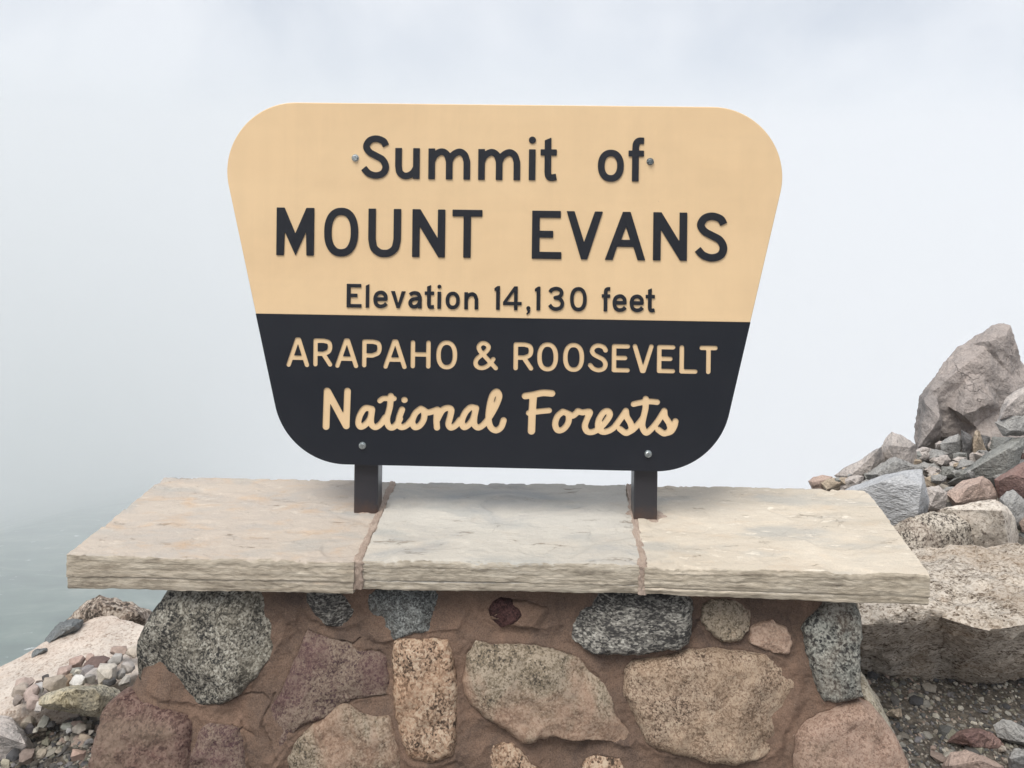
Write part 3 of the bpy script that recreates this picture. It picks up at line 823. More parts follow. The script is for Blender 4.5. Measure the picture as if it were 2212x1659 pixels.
# ------------------------------------------------------------------ the three slabs
def slab(tl, tr, fr, fl, thick, mat, seed, label, bevel=0.004):
    """sawn and split sandstone flag: px corners (back left, back right, front right, front left) of its top"""
    A, B, C, D = [on_z(*p, SLAB_Z) for p in (tl, tr, fr, fl)]
    NX, NY, NZ = 170, 96, 34
    def base(s, t, w):
        p = (A * (1 - s) + B * s) * (1 - t) + (D * (1 - s) + C * s) * t
        th = thick[0] * (1 - s) + thick[1] * s
        return Vector((p.x, p.y, SLAB_Z - th * w))
    o3 = Vector((seed * 4.1, seed * 1.9, 0))
    def shape(s, t, w):
        p = base(s, t, w)
        q = p + o3
        # ragged rims: the plan outline wanders, each bed stands a little in or out
        bed = 0.0010 * noise.noise(Vector((p.x * 1.3, p.y * 1.3, (p.z) * 170 + seed * 9))) + 0.0006 * noise.noise(Vector((p.x * 7, p.y * 7, p.z * 520 + seed)))
        wc = 0.60 + .05 * seed % .2 + .03 * noise.noise(Vector((p.x * 2, seed, 0)))           # one open bedding crack and the step below it
        bed += (-0.0014 if w > wc else 0) - 0.0030 * math.exp(-((w - wc) / .022) ** 2) * max(0, .4 + noise.noise(Vector((p.x * 4, seed * 2.0, 1))))
        ledge = 0.0011 * fbm(Vector((p.x * 70, seed * 3.0, p.z * 110)), 4) - 0.0050 * max(0, noise.noise(Vector((p.x * 13, seed * 5.0, p.z * 34))) - .30)
        run = 0.004 * noise.noise(Vector((p.x * 5, seed, p.y * 5))) + 0.0014 * fbm(Vector((p.x * 50, seed, p.y * 50)), 3)
        kf = max(0, (t - .93) / .07); kb = max(0, (.07 - t) / .07); kl = max(0, (.05 - s) / .05); kr = max(0, (s - .95) / .05)
        p.y -= (bed + ledge + run) * kf - (bed + run) * kb
        p.x -= (bed + run) * kl - (bed + run) * kr
        if kf > 0: p.y += 0.0016 * (abs(w - .5) * 2) ** 8 * kf
        # top surface: shallow swells, chipped skins along the bedding
        if w < 0.5:
            f = 1 - w * 2
            z = 0.0025 * fbm(q * 5, 3)
            c = noise.noise(Vector((q.x * 7, q.y * 16, seed * 2.0)))
            z -= 0.0028 * (1 if c > 0.22 else max(0, (c - .15) / .07)) if c > .15 else 0
            c2 = noise.noise(Vector((q.x * 22, q.y * 42, seed * 3.0)))
            z -= 0.0012 * (1 if c2 > .3 else 0)
            z += 0.0006 * noise.noise(q * 130)
            p.z += z * f
            # broken arrises
            chip = max(0, fbm(Vector((p.x * 34, 3.3 + seed, p.y * 34)), 4) - .22) * .010 + 0.0002
            for k in (kf, kl, kr, kb):
                if k > .55: p.z -= chip * ((k - .55) / .45) ** 2 * f
        else:
            p.z += 0.0022 * fbm(q * 6, 2) * (w * 2 - 1)
        return p
    idx, vs, fs = {}, [], []
    def vid(i, j, k):
        key = (i, j, k)
        if key not in idx:
            def ease(a, n):                                # tighter mesh towards the rims
                u = a / n
                return 0.5 - 0.5 * math.cos(math.pi * u) if n > 60 else u
            idx[key] = len(vs)
            vs.append(shape(.45 * ease(i, NX) + .55 * i / NX, .5 * ease(j, NY) + .5 * j / NY, k / NZ))
        return idx[key]
    for i in range(NX):
        for j in range(NY):
            fs.append((vid(i, j, 0), vid(i, j + 1, 0), vid(i + 1, j + 1, 0), vid(i + 1, j, 0)))
            fs.append((vid(i, j, NZ), vid(i + 1, j, NZ), vid(i + 1, j + 1, NZ), vid(i, j + 1, NZ)))
    for k in range(NZ):
        for i in range(NX):
            fs.append((vid(i, NY, k), vid(i, NY, k + 1), vid(i + 1, NY, k + 1), vid(i + 1, NY, k)))
            fs.append((vid(i, 0, k), vid(i + 1, 0, k), vid(i + 1, 0, k + 1), vid(i, 0, k + 1)))
        for j in range(NY):
            fs.append((vid(0, j, k), vid(0, j, k + 1), vid(0, j + 1, k + 1), vid(0, j + 1, k)))
            fs.append((vid(NX, j, k), vid(NX, j + 1, k), vid(NX, j + 1, k + 1), vid(NX, j, k + 1)))
    o = part('capstone', vs, fs, M[mat])
    o['label'] = label
    me = o.data
    try:
        me.set_sharp_from_angle(angle=math.radians(48))
    except Exception:
        pass
    return o
slab((355, 1030.5), (846, 1038.5), (764, 1213), (147, 1199), (0.0655, 0.0640), 'slab_l', 1, 'warm buff sandstone slab with orange stains, under the left post')
slab((856, 1040.5), (1351, 1046.5), (1385, 1222), (781, 1208), (0.0590, 0.0565), 'slab_m', 2, 'pale grey sandstone slab between the posts')
slab((1367, 1047), (1868, 1057), (2012, 1245), (1394, 1224), (0.0545, 0.0580), 'slab_r', 3, 'cream sandstone slab flecked white, under the right post')

def joint(back, front, width, seed, label, smear):
    """mortar run between two slabs, smeared over their rims; px lines along its centre"""
    A, B = on_z(*back, SLAB_Z), on_z(*front, SLAB_Z)
    B = B + (B - A).normalized() * 0.004
    NT_, NS_ = 120, 24
    ax = Vector((1, 0, 0))
    vs, fs = [], []
    rows = []
    for j in range(NT_):                                   # along the top, then down the front face
        u = j / (NT_ - 1)
        if u < .8:
            c = A.lerp(B, u / .8); outv = Vector((0, 0, 1)); w = width
        else:
            c = B + Vector((0, 0, -(u - .8) / .2 * 0.056)); outv = Vector((0, -1, 0)); w = width * smear
        if .74 < u < .86: outv = Vector((0, -(u - .74) / .12, 1 - (u - .74) / .12)).normalized()
        row = []
        for i in range(NS_):
            s = i / (NS_ - 1) * 2 - 1
            ww = w * (1 + .35 * noise.noise(Vector((u * 9, 5 * (s > 0), seed))) + .3 * noise.noise(Vector((u * 45, 5 * (s > 0), seed))) + .25 * noise.noise(Vector((u * 120, 5 * (s > 0), seed))))
            h = -0.0012 + 0.0018 * abs(s) - 0.0042 * abs(s) ** 5 + 0.0013 * noise.noise(Vector((u * 38, s * 3, seed))) + 0.0007 * noise.noise(Vector((u * 110, s * 9, seed)))
            if abs(s) > .995: h = -0.03
            row.append(c + ax * (s * ww) + outv * h)
        rows.append(row)
    for r in rows: vs += r
    for j in range(NT_ - 1):
        for i in range(NS_ - 1):
            a = j * NS_ + i
            fs.append((a, a + NS_, a + NS_ + 1, a + 1))
    o = part('mortar_joint', vs, fs, M['dry_mortar'])
    o['label'] = label
joint((850, 1039), (772, 1209), 0.0082, 1.5, 'brown mortar joint by the left post', 1.35)
joint((1359, 1045), (1389, 1221), 0.0092, 6.5, 'brown mortar joint by the right post', 0.9)

# ------------------------------------------------------------------ the sign
SIGN_YAW = math.radians(1.43)
SU = Vector((math.cos(SIGN_YAW), -math.sin(SIGN_YAW), 0))
SN = Vector((math.sin(SIGN_YAW), math.cos(SIGN_YAW), 0))   # away from the viewer
S0 = at(1090, 650, 1.66)                                   # a point on the face of the board
SBASE = Vector((S0.x, S0.y, SLAB_Z))
sign = empty('summit_sign', SBASE, -SIGN_YAW)
tag(sign, 'tan and dark brown summit sign with raised lettering on two steel posts', 'sign')
def suv(px, py):
    p = on_plane(px, py, S0, SN) - SBASE
    return (p.dot(SU), p.z)

def curve_mesh(name, loops, y_front, y_back, mat, parent=sign, bevel=0.0):
    """flat shape with holes, given in sign coordinates, with thickness between two depths (front is negative)"""
    cd = bpy.data.curves.new(name, 'CURVE')
    cd.dimensions = '2D'
    cd.fill_mode = 'BOTH'
    half = (y_back - y_front) / 2
    cd.extrude = half - bevel
    cd.bevel_depth = bevel
    cd.bevel_resolution = 1
    cd.offset = -bevel
    for lp in loops:
        sp = cd.splines.new('POLY')
        sp.points.add(len(lp) - 1)
        for p, (x, y) in zip(sp.points, lp): p.co = (x, y, 0, 1)
        sp.use_cyclic_u = True
    tmp = bpy.data.objects.new(name, cd)
    COL.objects.link(tmp)
    bpy.context.view_layer.update()
    dg = bpy.context.evaluated_depsgraph_get()
    me = bpy.data.meshes.new_from_object(tmp.evaluated_get(dg))
    bpy.data.objects.remove(tmp)
    mid = (y_front + y_back) / 2
    co = np.zeros(len(me.vertices) * 3)
    me.vertices.foreach_get('co', co)
    co = co.reshape(-1, 3)
    new = np.stack([co[:, 0], mid - co[:, 2], co[:, 1]], 1)   # curve z faces the viewer
    me.vertices.foreach_set('co', new.ravel())
    me.materials.clear()
    me.materials.append(mat)
    me.update()
    o = bpy.data.objects.new(name, me)
    return link(o, parent)

def rounded(poly, radii, n=20):
    out = []
    m = len(poly)
    for i in range(m):
        p0, p1, p2 = (Vector(poly[i - 1]), Vector(poly[i]), Vector(poly[(i + 1) % m]))
        r = radii[i]
        if r <= 0:
            out.append(tuple(p1)); continue
        d1, d2 = (p0 - p1).normalized(), (p2 - p1).normalized()
        ang = d1.angle(d2)
        t = r / math.tan(ang / 2)
        c = p1 + (d1 + d2).normalized() * (r / math.sin(ang / 2))
        a = p1 + d1 * t - c; b = p1 + d2 * t - c
        tot = a.angle(b)
        cross = a.x * b.y - a.y * b.x
        for k in range(n + 1):
            th = tot * k / n * (1 if cross > 0 else -1)
            out.append((c.x + a.x * math.cos(th) - a.y * math.sin(th), c.y + a.x * math.sin(th) + a.y * math.cos(th)))
    return out
PXM = 1.66 / FPX
quad = [suv(455, 219.5), suv(1729, 233.0), suv(1545.5, 1020.8), suv(621, 1000.3)]
rad = [150 * PXM, 150 * PXM, 160 * PXM, 160 * PXM]
outline = rounded(quad, rad, 28)
# band edge
bl, br = suv(550.7, 678.4), suv(1619.0, 696.0)
def side_x(p, q, y): return p[0] + (q[0] - p[0]) * (y - p[1]) / (q[1] - p[1])
band_y = (bl[1] + br[1]) / 2
xl_b, xr_b = side_x(quad[0], quad[3], band_y), side_x(quad[1], quad[2], band_y)
upper = rounded([(xl_b, band_y), quad[0], quad[1], (xr_b, band_y)], [0, rad[0], rad[1], 0], 28)
lower = rounded([(xl_b, band_y), (xr_b, band_y), quad[2], quad[3]], [0, 0, rad[2], rad[3]], 28)

# ---- lettering: strokes -> distance field -> outlines
def poly_d(P, polys):
    d = np.full(P.shape[:-1], 1e9)
    ins = np.zeros(P.shape[:-1], bool)
    for poly in polys:
        for a, b in zip(poly, poly[1:] + poly[:1]):
            d = np.minimum(d, seg_d(P, a, b, 0))
            y0, y1 = a[1], b[1]
            if y0 != y1:
                cond = ((P[..., 1] >= y0) != (P[..., 1] >= y1))
                xx = a[0] + (P[..., 1] - y0) / (y1 - y0) * (b[0] - a[0])
                ins ^= cond & (P[..., 0] < xx)
    return np.where(ins, -d, d)
def field_loops(fn, box, res):
    x0, y0, x1, y1 = box
    nx, ny = int((x1 - x0) / res) + 2, int((y1 - y0) / res) + 2
    X = x0 + np.arange(nx) * res; Y = y0 + np.arange(ny) * res
    G = np.stack(np.meshgrid(X, Y, indexing='ij'), -1)
    F = fn(G)
    F = np.where(np.abs(F) < 1e-9, 1e-9, F)
    S = F < 0
    edges = {}
    def pt(i, j, di, dj):
        a, b = F[i, j], F[i + di, j + dj]
        t = a / (a - b)
        return (X[i] + di * res * t, Y[j] + dj * res * t)
    pts = {}
    nxt = {}
    act = np.argwhere((S[:-1, :-1].astype(int) + S[1:, :-1] + S[:-1, 1:] + S[1:, 1:]) % 4 != 0)
    for i, j in act:
        i, j = int(i), int(j)
        c = [S[i, j], S[i + 1, j], S[i + 1, j + 1], S[i, j + 1]]
        ek = [('h', i, j), ('v', i + 1, j), ('h', i, j + 1), ('v', i, j)]
        cr = [c[0] != c[1], c[1] != c[2], c[2] != c[3], c[3] != c[0]]
        for k, key in enumerate(ek):
            if cr[k] and key not in pts:
                pts[key] = pt(key[1], key[2], 1, 0) if key[0] == 'h' else pt(key[1], key[2], 0, 1)
        on = [k for k in range(4) if cr[k]]
        pairs = []
        if len(on) == 2: pairs = [on]
        elif len(on) == 4:
            pairs = [(0, 1), (2, 3)] if not c[0] == (F[i:i + 2, j:j + 2].mean() < 0) else [(3, 0), (1, 2)]
            if c[0] == (F[i:i + 2, j:j + 2].mean() < 0): pairs = [(0, 1), (2, 3)]
            else: pairs = [(3, 0), (1, 2)]
        for a, b in pairs:
            nxt.setdefault(ek[a], []).append(ek[b]); nxt.setdefault(ek[b], []).append(ek[a])
    loops, seen = [], set()
    for k0 in nxt:
        if k0 in seen: continue
        lp = [k0]; seen.add(k0); cur = k0
        while True:
            n_ = [q for q in nxt[cur] if q not in seen]
            if not n_: break
            cur = n_[0]; seen.add(cur); lp.append(cur)
        if len(lp) > 6:
            P = [pts[q] for q in lp]
            loops.append(simplify(P, res * 0.10))
    return loops
def simplify(P, tol):
    """drop points that lie on a straight run"""
    out = [P[0]]
    i = 0
    n = len(P)
    while i < n - 1:
        j = min(i + 2, n - 1)
        best = i + 1
        while j < n and j - i < 14:
            a, b = P[i], P[j]
            L = math.hypot(b[0] - a[0], b[1] - a[1]) or 1e-9
            if max(abs((b[0] - a[0]) * (a[1] - p[1]) - (a[0] - p[0]) * (b[1] - a[1])) / L for p in P[i + 1:j]) > tol if j > i + 1 else False: break
            best = j; j += 1
        i = best
        out.append(P[i])
    if math.hypot(out[0][0] - out[-1][0], out[0][1] - out[-1][1]) < tol * 2: out.pop()
    return out

r_ = 0.0775
XH = 0.72
def sp(pts, n=6): return catmull(pts, n, closed=False)
def ell(cx, cy, hx, hy, n=40, p=2.3):
    out = []
    for k in range(n):
        a = 2 * math.pi * k / n
        c, s = math.cos(a), math.sin(a)
        out.append((cx + hx * math.copysign(abs(c) ** (2 / p), c), cy + hy * math.copysign(abs(s) ** (2 / p), s)))
    return out + out[:1]
# each glyph: width, polygons (even-odd), strokes [(points, butt start, butt end, radius)]
def S_path(W): return sp([(.885 * W, .765), (.79 * W, .875), (.54 * W, .932), (.30 * W, .885), (.185 * W, .745), (.30 * W, .615), (.53 * W, .53), (.77 * W, .44), (.885 * W, .285), (.80 * W, .13), (.54 * W, .068), (.27 * W, .12), (.10 * W, .24)])
def arch(x0, x1, top=XH - r_, spring=.42): return [(x0, spring - .08)] + sp([(x0, spring), (x0 + .18 * (x1 - x0), top - .08), (x0 + .55 * (x1 - x0), top + .005), (x0 + .86 * (x1 - x0), top - .06), (x1, spring)]) + [(x1, 0)]
G = {}
G['M'] = (.778, [[(0, 1), (.16, 1), (.39, .46), (.615, 1), (.778, 1), (.778, 0), (.625, 0), (.612, .50), (.398, 0), (.170, .50), (.157, 0), (0, 0)]], [])
G['N'] = (.69, [[(0, 1), (.165, 1), (.535, .40), (.535, 1), (.69, 1), (.69, 0), (.555, 0), (.155, .64), (.155, 0), (0, 0)]], [])
G['T'] = (.62, [[(0, 1), (.62, 1), (.62, .86), (.385, .86), (.385, 0), (.232, 0), (.232, .86), (0, .86)]], [])
G['E'] = (.62, [[(0, 0), (0, 1), (.60, 1), (.60, .855), (.16, .855), (.16, .585), (.445, .585), (.445, .44), (.16, .44), (.16, .145), (.62, .145), (.62, 0)]], [])
G['V'] = (.755, [[(0, 1), (.165, 1), (.370, .36), (.59, 1), (.755, 1), (.437, 0), (.310, 0)]], [])
G['A'] = (.84, [[(0, 0), (.16, 0), (.25, .275), (.59, .275), (.68, 0), (.84, 0), (.525, 1), (.365, 1)], [(.335, .42), (.52, .42), (.43, .69)]], [])
G['U'] = (.68, [], [([(r_, 1), (r_, .36)] + sp([(r_, .36), (.12, .18), (.23, .085), (.34, .065), (.45, .085), (.56, .18), (.68 - r_, .36)]) + [(.68 - r_, 1)], True, True, r_)])
G['O'] = (.71, [], [(ell(.355, .5, .355 - r_, .512 - r_), False, False, r_)])
G['S'] = (.69, [], [(S_path(.69), True, True, r_)])
G['u'] = (.575, [], [([(r_, XH), (r_, .30)] + sp([(r_, .30), (.105, .155), (.20, .075), (.31, .075), (.42, .14), (.4975, .26)]), True, False, r_), ([(.4975, XH), (.4975, 0)], True, True, r_)])
G['m'] = (.977, [], [([(r_, XH), (r_, 0)], True, True, r_), (arch(r_, .4885), False, True, r_), (arch(.4885, .8995), False, True, r_)])
G['n'] = (.59, [], [([(r_, XH), (r_, 0)], True, True, r_), (arch(r_, .5125), False, True, r_)])
G['i'] = (.165, [], [([(.0825, XH), (.0825, 0)], True, True, r_), ([(.0825, .935), (.0826, .935)], False, False, .083)])
G['l'] = (.165, [[(0.005, 0), (.16, 0), (.16, 1.0), (0.005, .93)]], [])
G['t'] = (.385, [[(.095, .2), (.25, .2), (.25, 1.0), (.095, .935)], [(0, .58), (.38, .58), (.38, .725), (0, .725)]], [([(.1725, .3), (.1725, .20)] + sp([(.1725, .20), (.19, .105), (.25, .065), (.375, .085)]), True, True, r_)])
G['o'] = (.606, [], [(ell(.303, .362, .303 - r_, .374 - r_, p=2.2), False, False, r_)])
G['f'] = (.37, [[(0, .58), (.365, .58), (.365, .72), (0, .72)]], [([(.165, 0), (.165, .74)] + sp([(.165, .74), (.18, .88), (.25, .945), (.365, .945)]), True, True, r_)])
G['e'] = (.60, [], [([(.08, .375), (.525, .375)] + sp([(.525, .375), (.51, .53), (.42, .63), (.30, .655), (.16, .60), (.085, .46), (.08, .30), (.13, .15), (.25, .075), (.36, .07), (.47, .11), (.55, .19)]), False, True, r_)])
G['v'] = (.62, [[(0, XH), (.165, XH), (.31, .21), (.455, XH), (.62, XH), (.375, 0), (.245, 0)]], [])
G['a'] = (.575, [], [(sp([(.07, .575), (.17, .64), (.29, .655), (.42, .615), (.495, .47)]) + [(.495, 0)], True, True, r_), (sp([(.495, .40), (.32, .415), (.15, .36), (.08, .235), (.13, .115), (.25, .07), (.39, .125), (.495, .27)]), False, False, r_)])
G['1'] = (.235, [[(.235, 0), (.075, 0), (.075, .80), (0, .80), (0, .90), (.13, 1.0), (.235, 1.0)]], [])
G['4'] = (.80, [[(.47, 0), (.625, 0), (.625, .205), (.80, .205), (.80, .345), (.625, .345), (.625, 1), (.475, 1), (0, .33), (0, .205), (.47, .205)], [(.17, .345), (.47, .345), (.47, .77)]], [])
G['3'] = (.66, [], [(sp([(.055, .775), (.14, .885), (.31, .932), (.48, .885), (.545, .755), (.47, .605), (.28, .545)]), True, False, r_), (sp([(.28, .545), (.47, .50), (.58, .335), (.52, .145), (.33, .068), (.16, .11), (.045, .24)]), False, True, r_)])
G['0'] = (.70, [], [(ell(.35, .5, .35 - r_, .512 - r_), False, False, r_)])
G[','] = (.19, [[(.03, .0), (.19, .0), (.16, -.10), (.05, -.20), (.01, -.17), (.075, -.06)]], [([(.10, .08), (.1001, .08)], False, False, .088)])
q = 0.082                                                   # routed letters: round ended strokes
G['A2'] = (.806, [], [([(q, q * .6), (.37, .94), (.436, .94), (.806 - q, q * .6)], False, False, q), ([(.22, .30), (.60, .30)], False, False, q)])
G['R2'] = (.69, [], [([(q, q), (q, 1 - q)], False, False, q), ([(q, 1 - q), (.38, 1 - q)] + sp([(.38, 1 - q), (.56, .86), (.605, .70), (.55, .54), (.36, .455)]) + [(q, .455)], False, False, q), ([(.36, .455), (.61, q)], False, False, q)])
G['P2'] = (.69, [], [([(q, q), (q, 1 - q)], False, False, q), ([(q, 1 - q), (.38, 1 - q)] + sp([(.38, 1 - q), (.56, .86), (.605, .69), (.55, .52), (.36, .43)]) + [(q, .43)], False, False, q)])
G['H2'] = (.70, [], [([(q, q), (q, 1 - q)], False, False, q), ([(.70 - q, q), (.70 - q, 1 - q)], False, False, q), ([(q, .50), (.70 - q, .50)], False, False, q)])
G['O2'] = (.735, [], [(ell(.3675, .5, .3675 - q, .515 - q), False, False, q)])
G['S2'] = (.67, [], [(S_path(.67), False, False, q)])
G['E2'] = (.62, [], [([(.62 - q, 1 - q), (q, 1 - q), (q, q), (.62 - q, q)], False, False, q), ([(q, .51), (.45, .51)], False, False, q)])
G['V2'] = (.73, [], [([(q, 1 - q * .8), (.345, .07), (.385, .07), (.73 - q, 1 - q * .8)], False, False, q)])
G['L2'] = (.62, [], [([(q, 1 - q), (q, q), (.62 - q, q)], False, False, q)])
G['T2'] = (.63, [], [([(q, 1 - q), (.63 - q, 1 - q)], False, False, q), ([(.315, 1 - q), (.315, q)], False, False, q)])
G['&2'] = (.86, [], [([(.79, .07), (.24, .66)] + sp([(.24, .66), (.19, .80), (.27, .92), (.41, .935), (.53, .83), (.48, .68), (.32, .545), (.14, .39), (.085, .24), (.15, .11), (.31, .065), (.47, .12), (.60, .24), (.70, .385)]), False, False, q)])

def glyph_fn(g, sx):
    W, polys, strokes = G[g]
    def fn(P):
        d = np.full(P.shape[:-1], 1e9)
        if polys: d = np.minimum(d, poly_d(P, [[(x * sx, y) for x, y in p] for p in polys]) if g not in ('t',) else
                                  np.minimum(poly_d(P, [[(x * sx, y) for x, y in polys[0]]]), poly_d(P, [[(x * sx, y) for x, y in polys[1]]])))
        for pts, b0, b1, r in strokes:
            pts = [((x - r) * 1 if False else x * sx + r * (1 - sx) * (1 - 2 * x / W), y) for x, y in pts]
            k = len(pts) - 1
            cum = [0.0]
            for a, b in zip(pts, pts[1:]): cum.append(cum[-1] + math.hypot(a[0] - b[0], a[1] - b[1]))
            def cut(p, q_):                                # half plane through p, facing away from q_
                n_ = np.array([p[0] - q_[0], p[1] - q_[1]]); n_ = n_ / np.linalg.norm(n_)
                return (P - np.array(p)) @ n_
            for i in range(k):
                di = seg_d(P, pts[i], pts[i + 1], r)
                if b0 and cum[i] < 2.2 * r: di = np.maximum(di, cut(pts[0], pts[1]))
                if b1 and cum[-1] - cum[i + 1] < 2.2 * r: di = np.maximum(di, cut(pts[-1], pts[-2]))
                d = np.minimum(d, di)
        return d
    return fn
def glyph_loops(g, left, right, base, cap):
    """left / right: photo px of the ink, base: photo px of the base line there, cap: cap height in px"""
    u0, v0 = suv(left, base)
    u1, _ = suv(right, base)
    H = cap * PXM
    sx = ((u1 - u0) / H) / G[g][0]
    W = (u1 - u0) / H
    lps = field_loops(glyph_fn(g, sx), (-.12, -.3, W + .12, 1.15), 0.0125)
    return [[(u0 + x * H, v0 + y * H) for x, y in lp] for lp in lps]

def zA(x): return (800 + x / 1.9291) * .57604              # px of zoomed views -> 2212 px frame
def zB(x): return (1900 + x / 1.9291) * .57604
def zAy(y): return (340 + y / 1.9291) * .57604
def zC(x): return (900 + x / 2.0481) * .57604
def zD(x): return (1900 + x / 2.0481) * .57604
def zCy(y): return (1150 + y / 2.0481) * .57604
BOARD_F = 0.0                                              # board face at depth 0, back at 0.019
upper_board = curve_mesh('board', [upper], BOARD_F, 0.019, M['tan'], bevel=0.0012)
upper_board['label'] = 'tan upper board'

def base_line(x, p, q): return p[1] + (q[1] - p[1]) * (x - p[0]) / (q[0] - p[0])
lines = [
    (('S', zA(1067), zA(1271)), ('u', zA(1315), zA(1492)), ('m', zA(1555), zA(1857)), ('m', zA(1915), zB(97)), ('i', zB(158), zB(208)), ('t', zB(243), zB(362)), ('o', zB(658), zB(846)), ('f', zB(879), zB(992))),
    (('M', zA(457), zA(728)), ('O', zA(801), zA(1047)), ('U', zA(1120), zA(1356)), ('N', zA(1438), zA(1675)), ('T', zA(1727), zA(1943)), ('E', zB(181), zB(395)), ('V', zB(430), zB(692)), ('A', zB(710), zB(1002)), ('N', zB(1057), zB(1302)), ('S', zB(1356), zB(1594))),
    (('E', zA(965), zA(1072)), ('l', zA(1102), zA(1128)), ('e', zA(1158), zA(1260)), ('v', zA(1285), zA(1390)), ('a', zA(1410), zA(1508)), ('t', zA(1529), zA(1597)), ('i', zA(1620), zA(1648)), ('o', zA(1680), zA(1783)), ('n', zA(1815), zA(1916)), ('1', zA(2032), zA(2072)), ('4', zA(2095), zB(108)), (',', zB(140), zB(172)), ('1', zB(202), zB(242)), ('3', zB(302), zB(416)), ('0', zB(457), zB(578)), ('f', zB(686), zB(748)), ('e', zB(765), zB(866)), ('e', zB(889), zB(990)), ('t', zB(1004), zB(1071))),
]
bases = [((zA(1580), zAy(638)), (zB(928), zAy(656))), ((zA(487), zAy(1187)), (zB(1270), zAy(1228))), ((zA(1010), zAy(1566)), (zB(713), zAy(1595)))]
caps = [310 / 1.9291 * .57604, 347 / 1.9291 * .57604, 171 / 1.9291 * .57604]
for ln, bs, cap in zip(lines, bases, caps):
    for g, x0, x1 in ln:
        lps = glyph_loops(g, x0, x1, base_line((x0 + x1) / 2, *bs), cap)
        curve_mesh('letter', lps, -0.0026, 0.0004, M['brown'], bevel=0.0004)

# lower band with its letters cut through to tan
row = [('A2', zC(355), zC(531)), ('R2', zC(560), zC(708)), ('A2', zC(729), zC(908)), ('P2', zC(935), zC(1088)), ('A2', zC(1099), zC(1280)), ('H2', zC(1308), zC(1463)), ('O2', zC(1505), zC(1667)), ('&2', zC(1789), zC(1979)),
       ('R2', zD(50), zD(204)), ('O2', zD(232), zD(394)), ('O2', zD(431), zD(594)), ('S2', zD(626), zD(775)), ('E2', zD(805), zD(946)), ('V2', zD(965), zD(1127)), ('E2', zD(1152), zD(1294)), ('L2', zD(1325), zD(1466)), ('T2', zD(1478), zD(1619))]
rb = ((zC(380), zCy(454)), (zD(1540), zCy(517)))
holes, inlay = [], []
for g, x0, x1 in row:
    lps = glyph_loops(g, x0, x1, base_line((x0 + x1) / 2, *rb), 218 / 2.0481 * .57604)
    holes += lps
    inlay.append(('letter', lps))
def script(strokes, conv, r, extra=()):
    st = []
    for pts in strokes:
        rr = r
        if isinstance(pts, tuple): pts, rr = pts
        p = [suv(conv(x), zCy(y)) for x, y in (catmull(pts, 8, closed=False) if len(pts) > 2 else pts)]
        st.append((p, rr / 2.0481 * .57604 * PXM))
    xs = [a[0] for p, _ in st for a in p]; ys = [a[1] for p, _ in st for a in p]
    def fn(P):
        d = np.full(P.shape[:-1], 1e9)
        for p, rr in st:
            for a, b in zip(p, p[1:]): d = np.minimum(d, seg_d(P, a, b, rr))
        return d
    return field_loops(fn, (min(xs) - .03, min(ys) - .03, max(xs) + .03, max(ys) + .03), 0.0008)
nat_N = script([([(660, 920), (669, 648)], 28), ([(672, 650), (815, 915)], 28), ([(815, 915), (825, 648)], 27)], zC, 27)
nat_rest = script([
    [(1012, 785), (960, 780), (922, 830), (908, 890), (925, 922), (962, 905), (998, 860), (1014, 790)],
    [(1014, 790), (1005, 860), (1010, 905), (1040, 925), (1080, 900), (1115, 850)],
    [(1158, 686), (1150, 770), (1128, 860), (1140, 915), (1170, 928), (1205, 900), (1228, 860)],
    ([(1074, 722), (1100, 705), (1140, 706), (1182, 705)], 22),
    [(1244, 790), (1222, 850), (1216, 905), (1240, 925), (1280, 910), (1325, 860)],
    ([(1262, 716), (1263, 716)], 25),
    [(1388, 783), (1345, 820), (1322, 880), (1340, 924), (1380, 912), (1412, 860), (1412, 800), (1388, 783)],
    [(1412, 795), (1440, 812), (1475, 805), (1515, 790)],
    [(1518, 792), (1508, 860), (1512, 928)],
    [(1512, 870), (1550, 800), (1590, 778), (1622, 790), (1612, 850), (1600, 900), (1618, 928), (1655, 912), (1690, 868)],
    [(1812, 778), (1770, 774), (1728, 815), (1703, 880), (1718, 924), (1755, 908), (1790, 860), (1812, 778)],
    [(1812, 778), (1798, 850), (1800, 905), (1830, 928), (1870, 905), (1910, 855), (1960, 770), (1990, 690), (1972, 652), (1938, 682), (1915, 770), (1908, 860), (1925, 925), (1965, 950), (2005, 925), (2024, 872)],
], zC, 25)
for_F = script([([(205, 680), (196, 800), (190, 955)], 29), ([(142, 686), (200, 678), (275, 662), (347, 666)], 27), ([(170, 816), (235, 806), (325, 797)], 23)], zD, 27)
for_rest = script([
    [(432, 806), (390, 842), (372, 902), (392, 948), (435, 940), (472, 890), (474, 828), (432, 806)],
    [(474, 822), (505, 838), (540, 812), (548, 802), (580, 812), (638, 808), (618, 860), (600, 915), (618, 957), (660, 962), (710, 935), (760, 885), (792, 832), (778, 802), (740, 816), (704, 880), (708, 940), (750, 962), (815, 935), (868, 870), (915, 800)],
    [(915, 800), (922, 845), (950, 892), (958, 940), (918, 970), (872, 940)],
    [(918, 970), (968, 945), (1020, 890), (1050, 850)],
    [(1068, 708), (1066, 780), (1048, 860), (1042, 920), (1070, 968), (1110, 940), (1160, 880), (1210, 800)],
    ([(975, 748), (1035, 735), (1100, 728), (1155, 733)], 23),
    [(1210, 800), (1216, 845), (1248, 895), (1254, 945), (1212, 974), (1165, 945)],
    [(1212, 974), (1262, 958), (1288, 915), (1296, 880)],
], zD, 24.5)
for nm, lps in (('letter', nat_N), ('script_word', nat_rest), ('letter', for_F), ('script_word', for_rest)):
    holes += lps
    inlay.append((nm, lps))
BAND_F = -0.0005
band = curve_mesh('band', [lower] + holes, BAND_F, 0.0045, M['brown'], bevel=0.0)
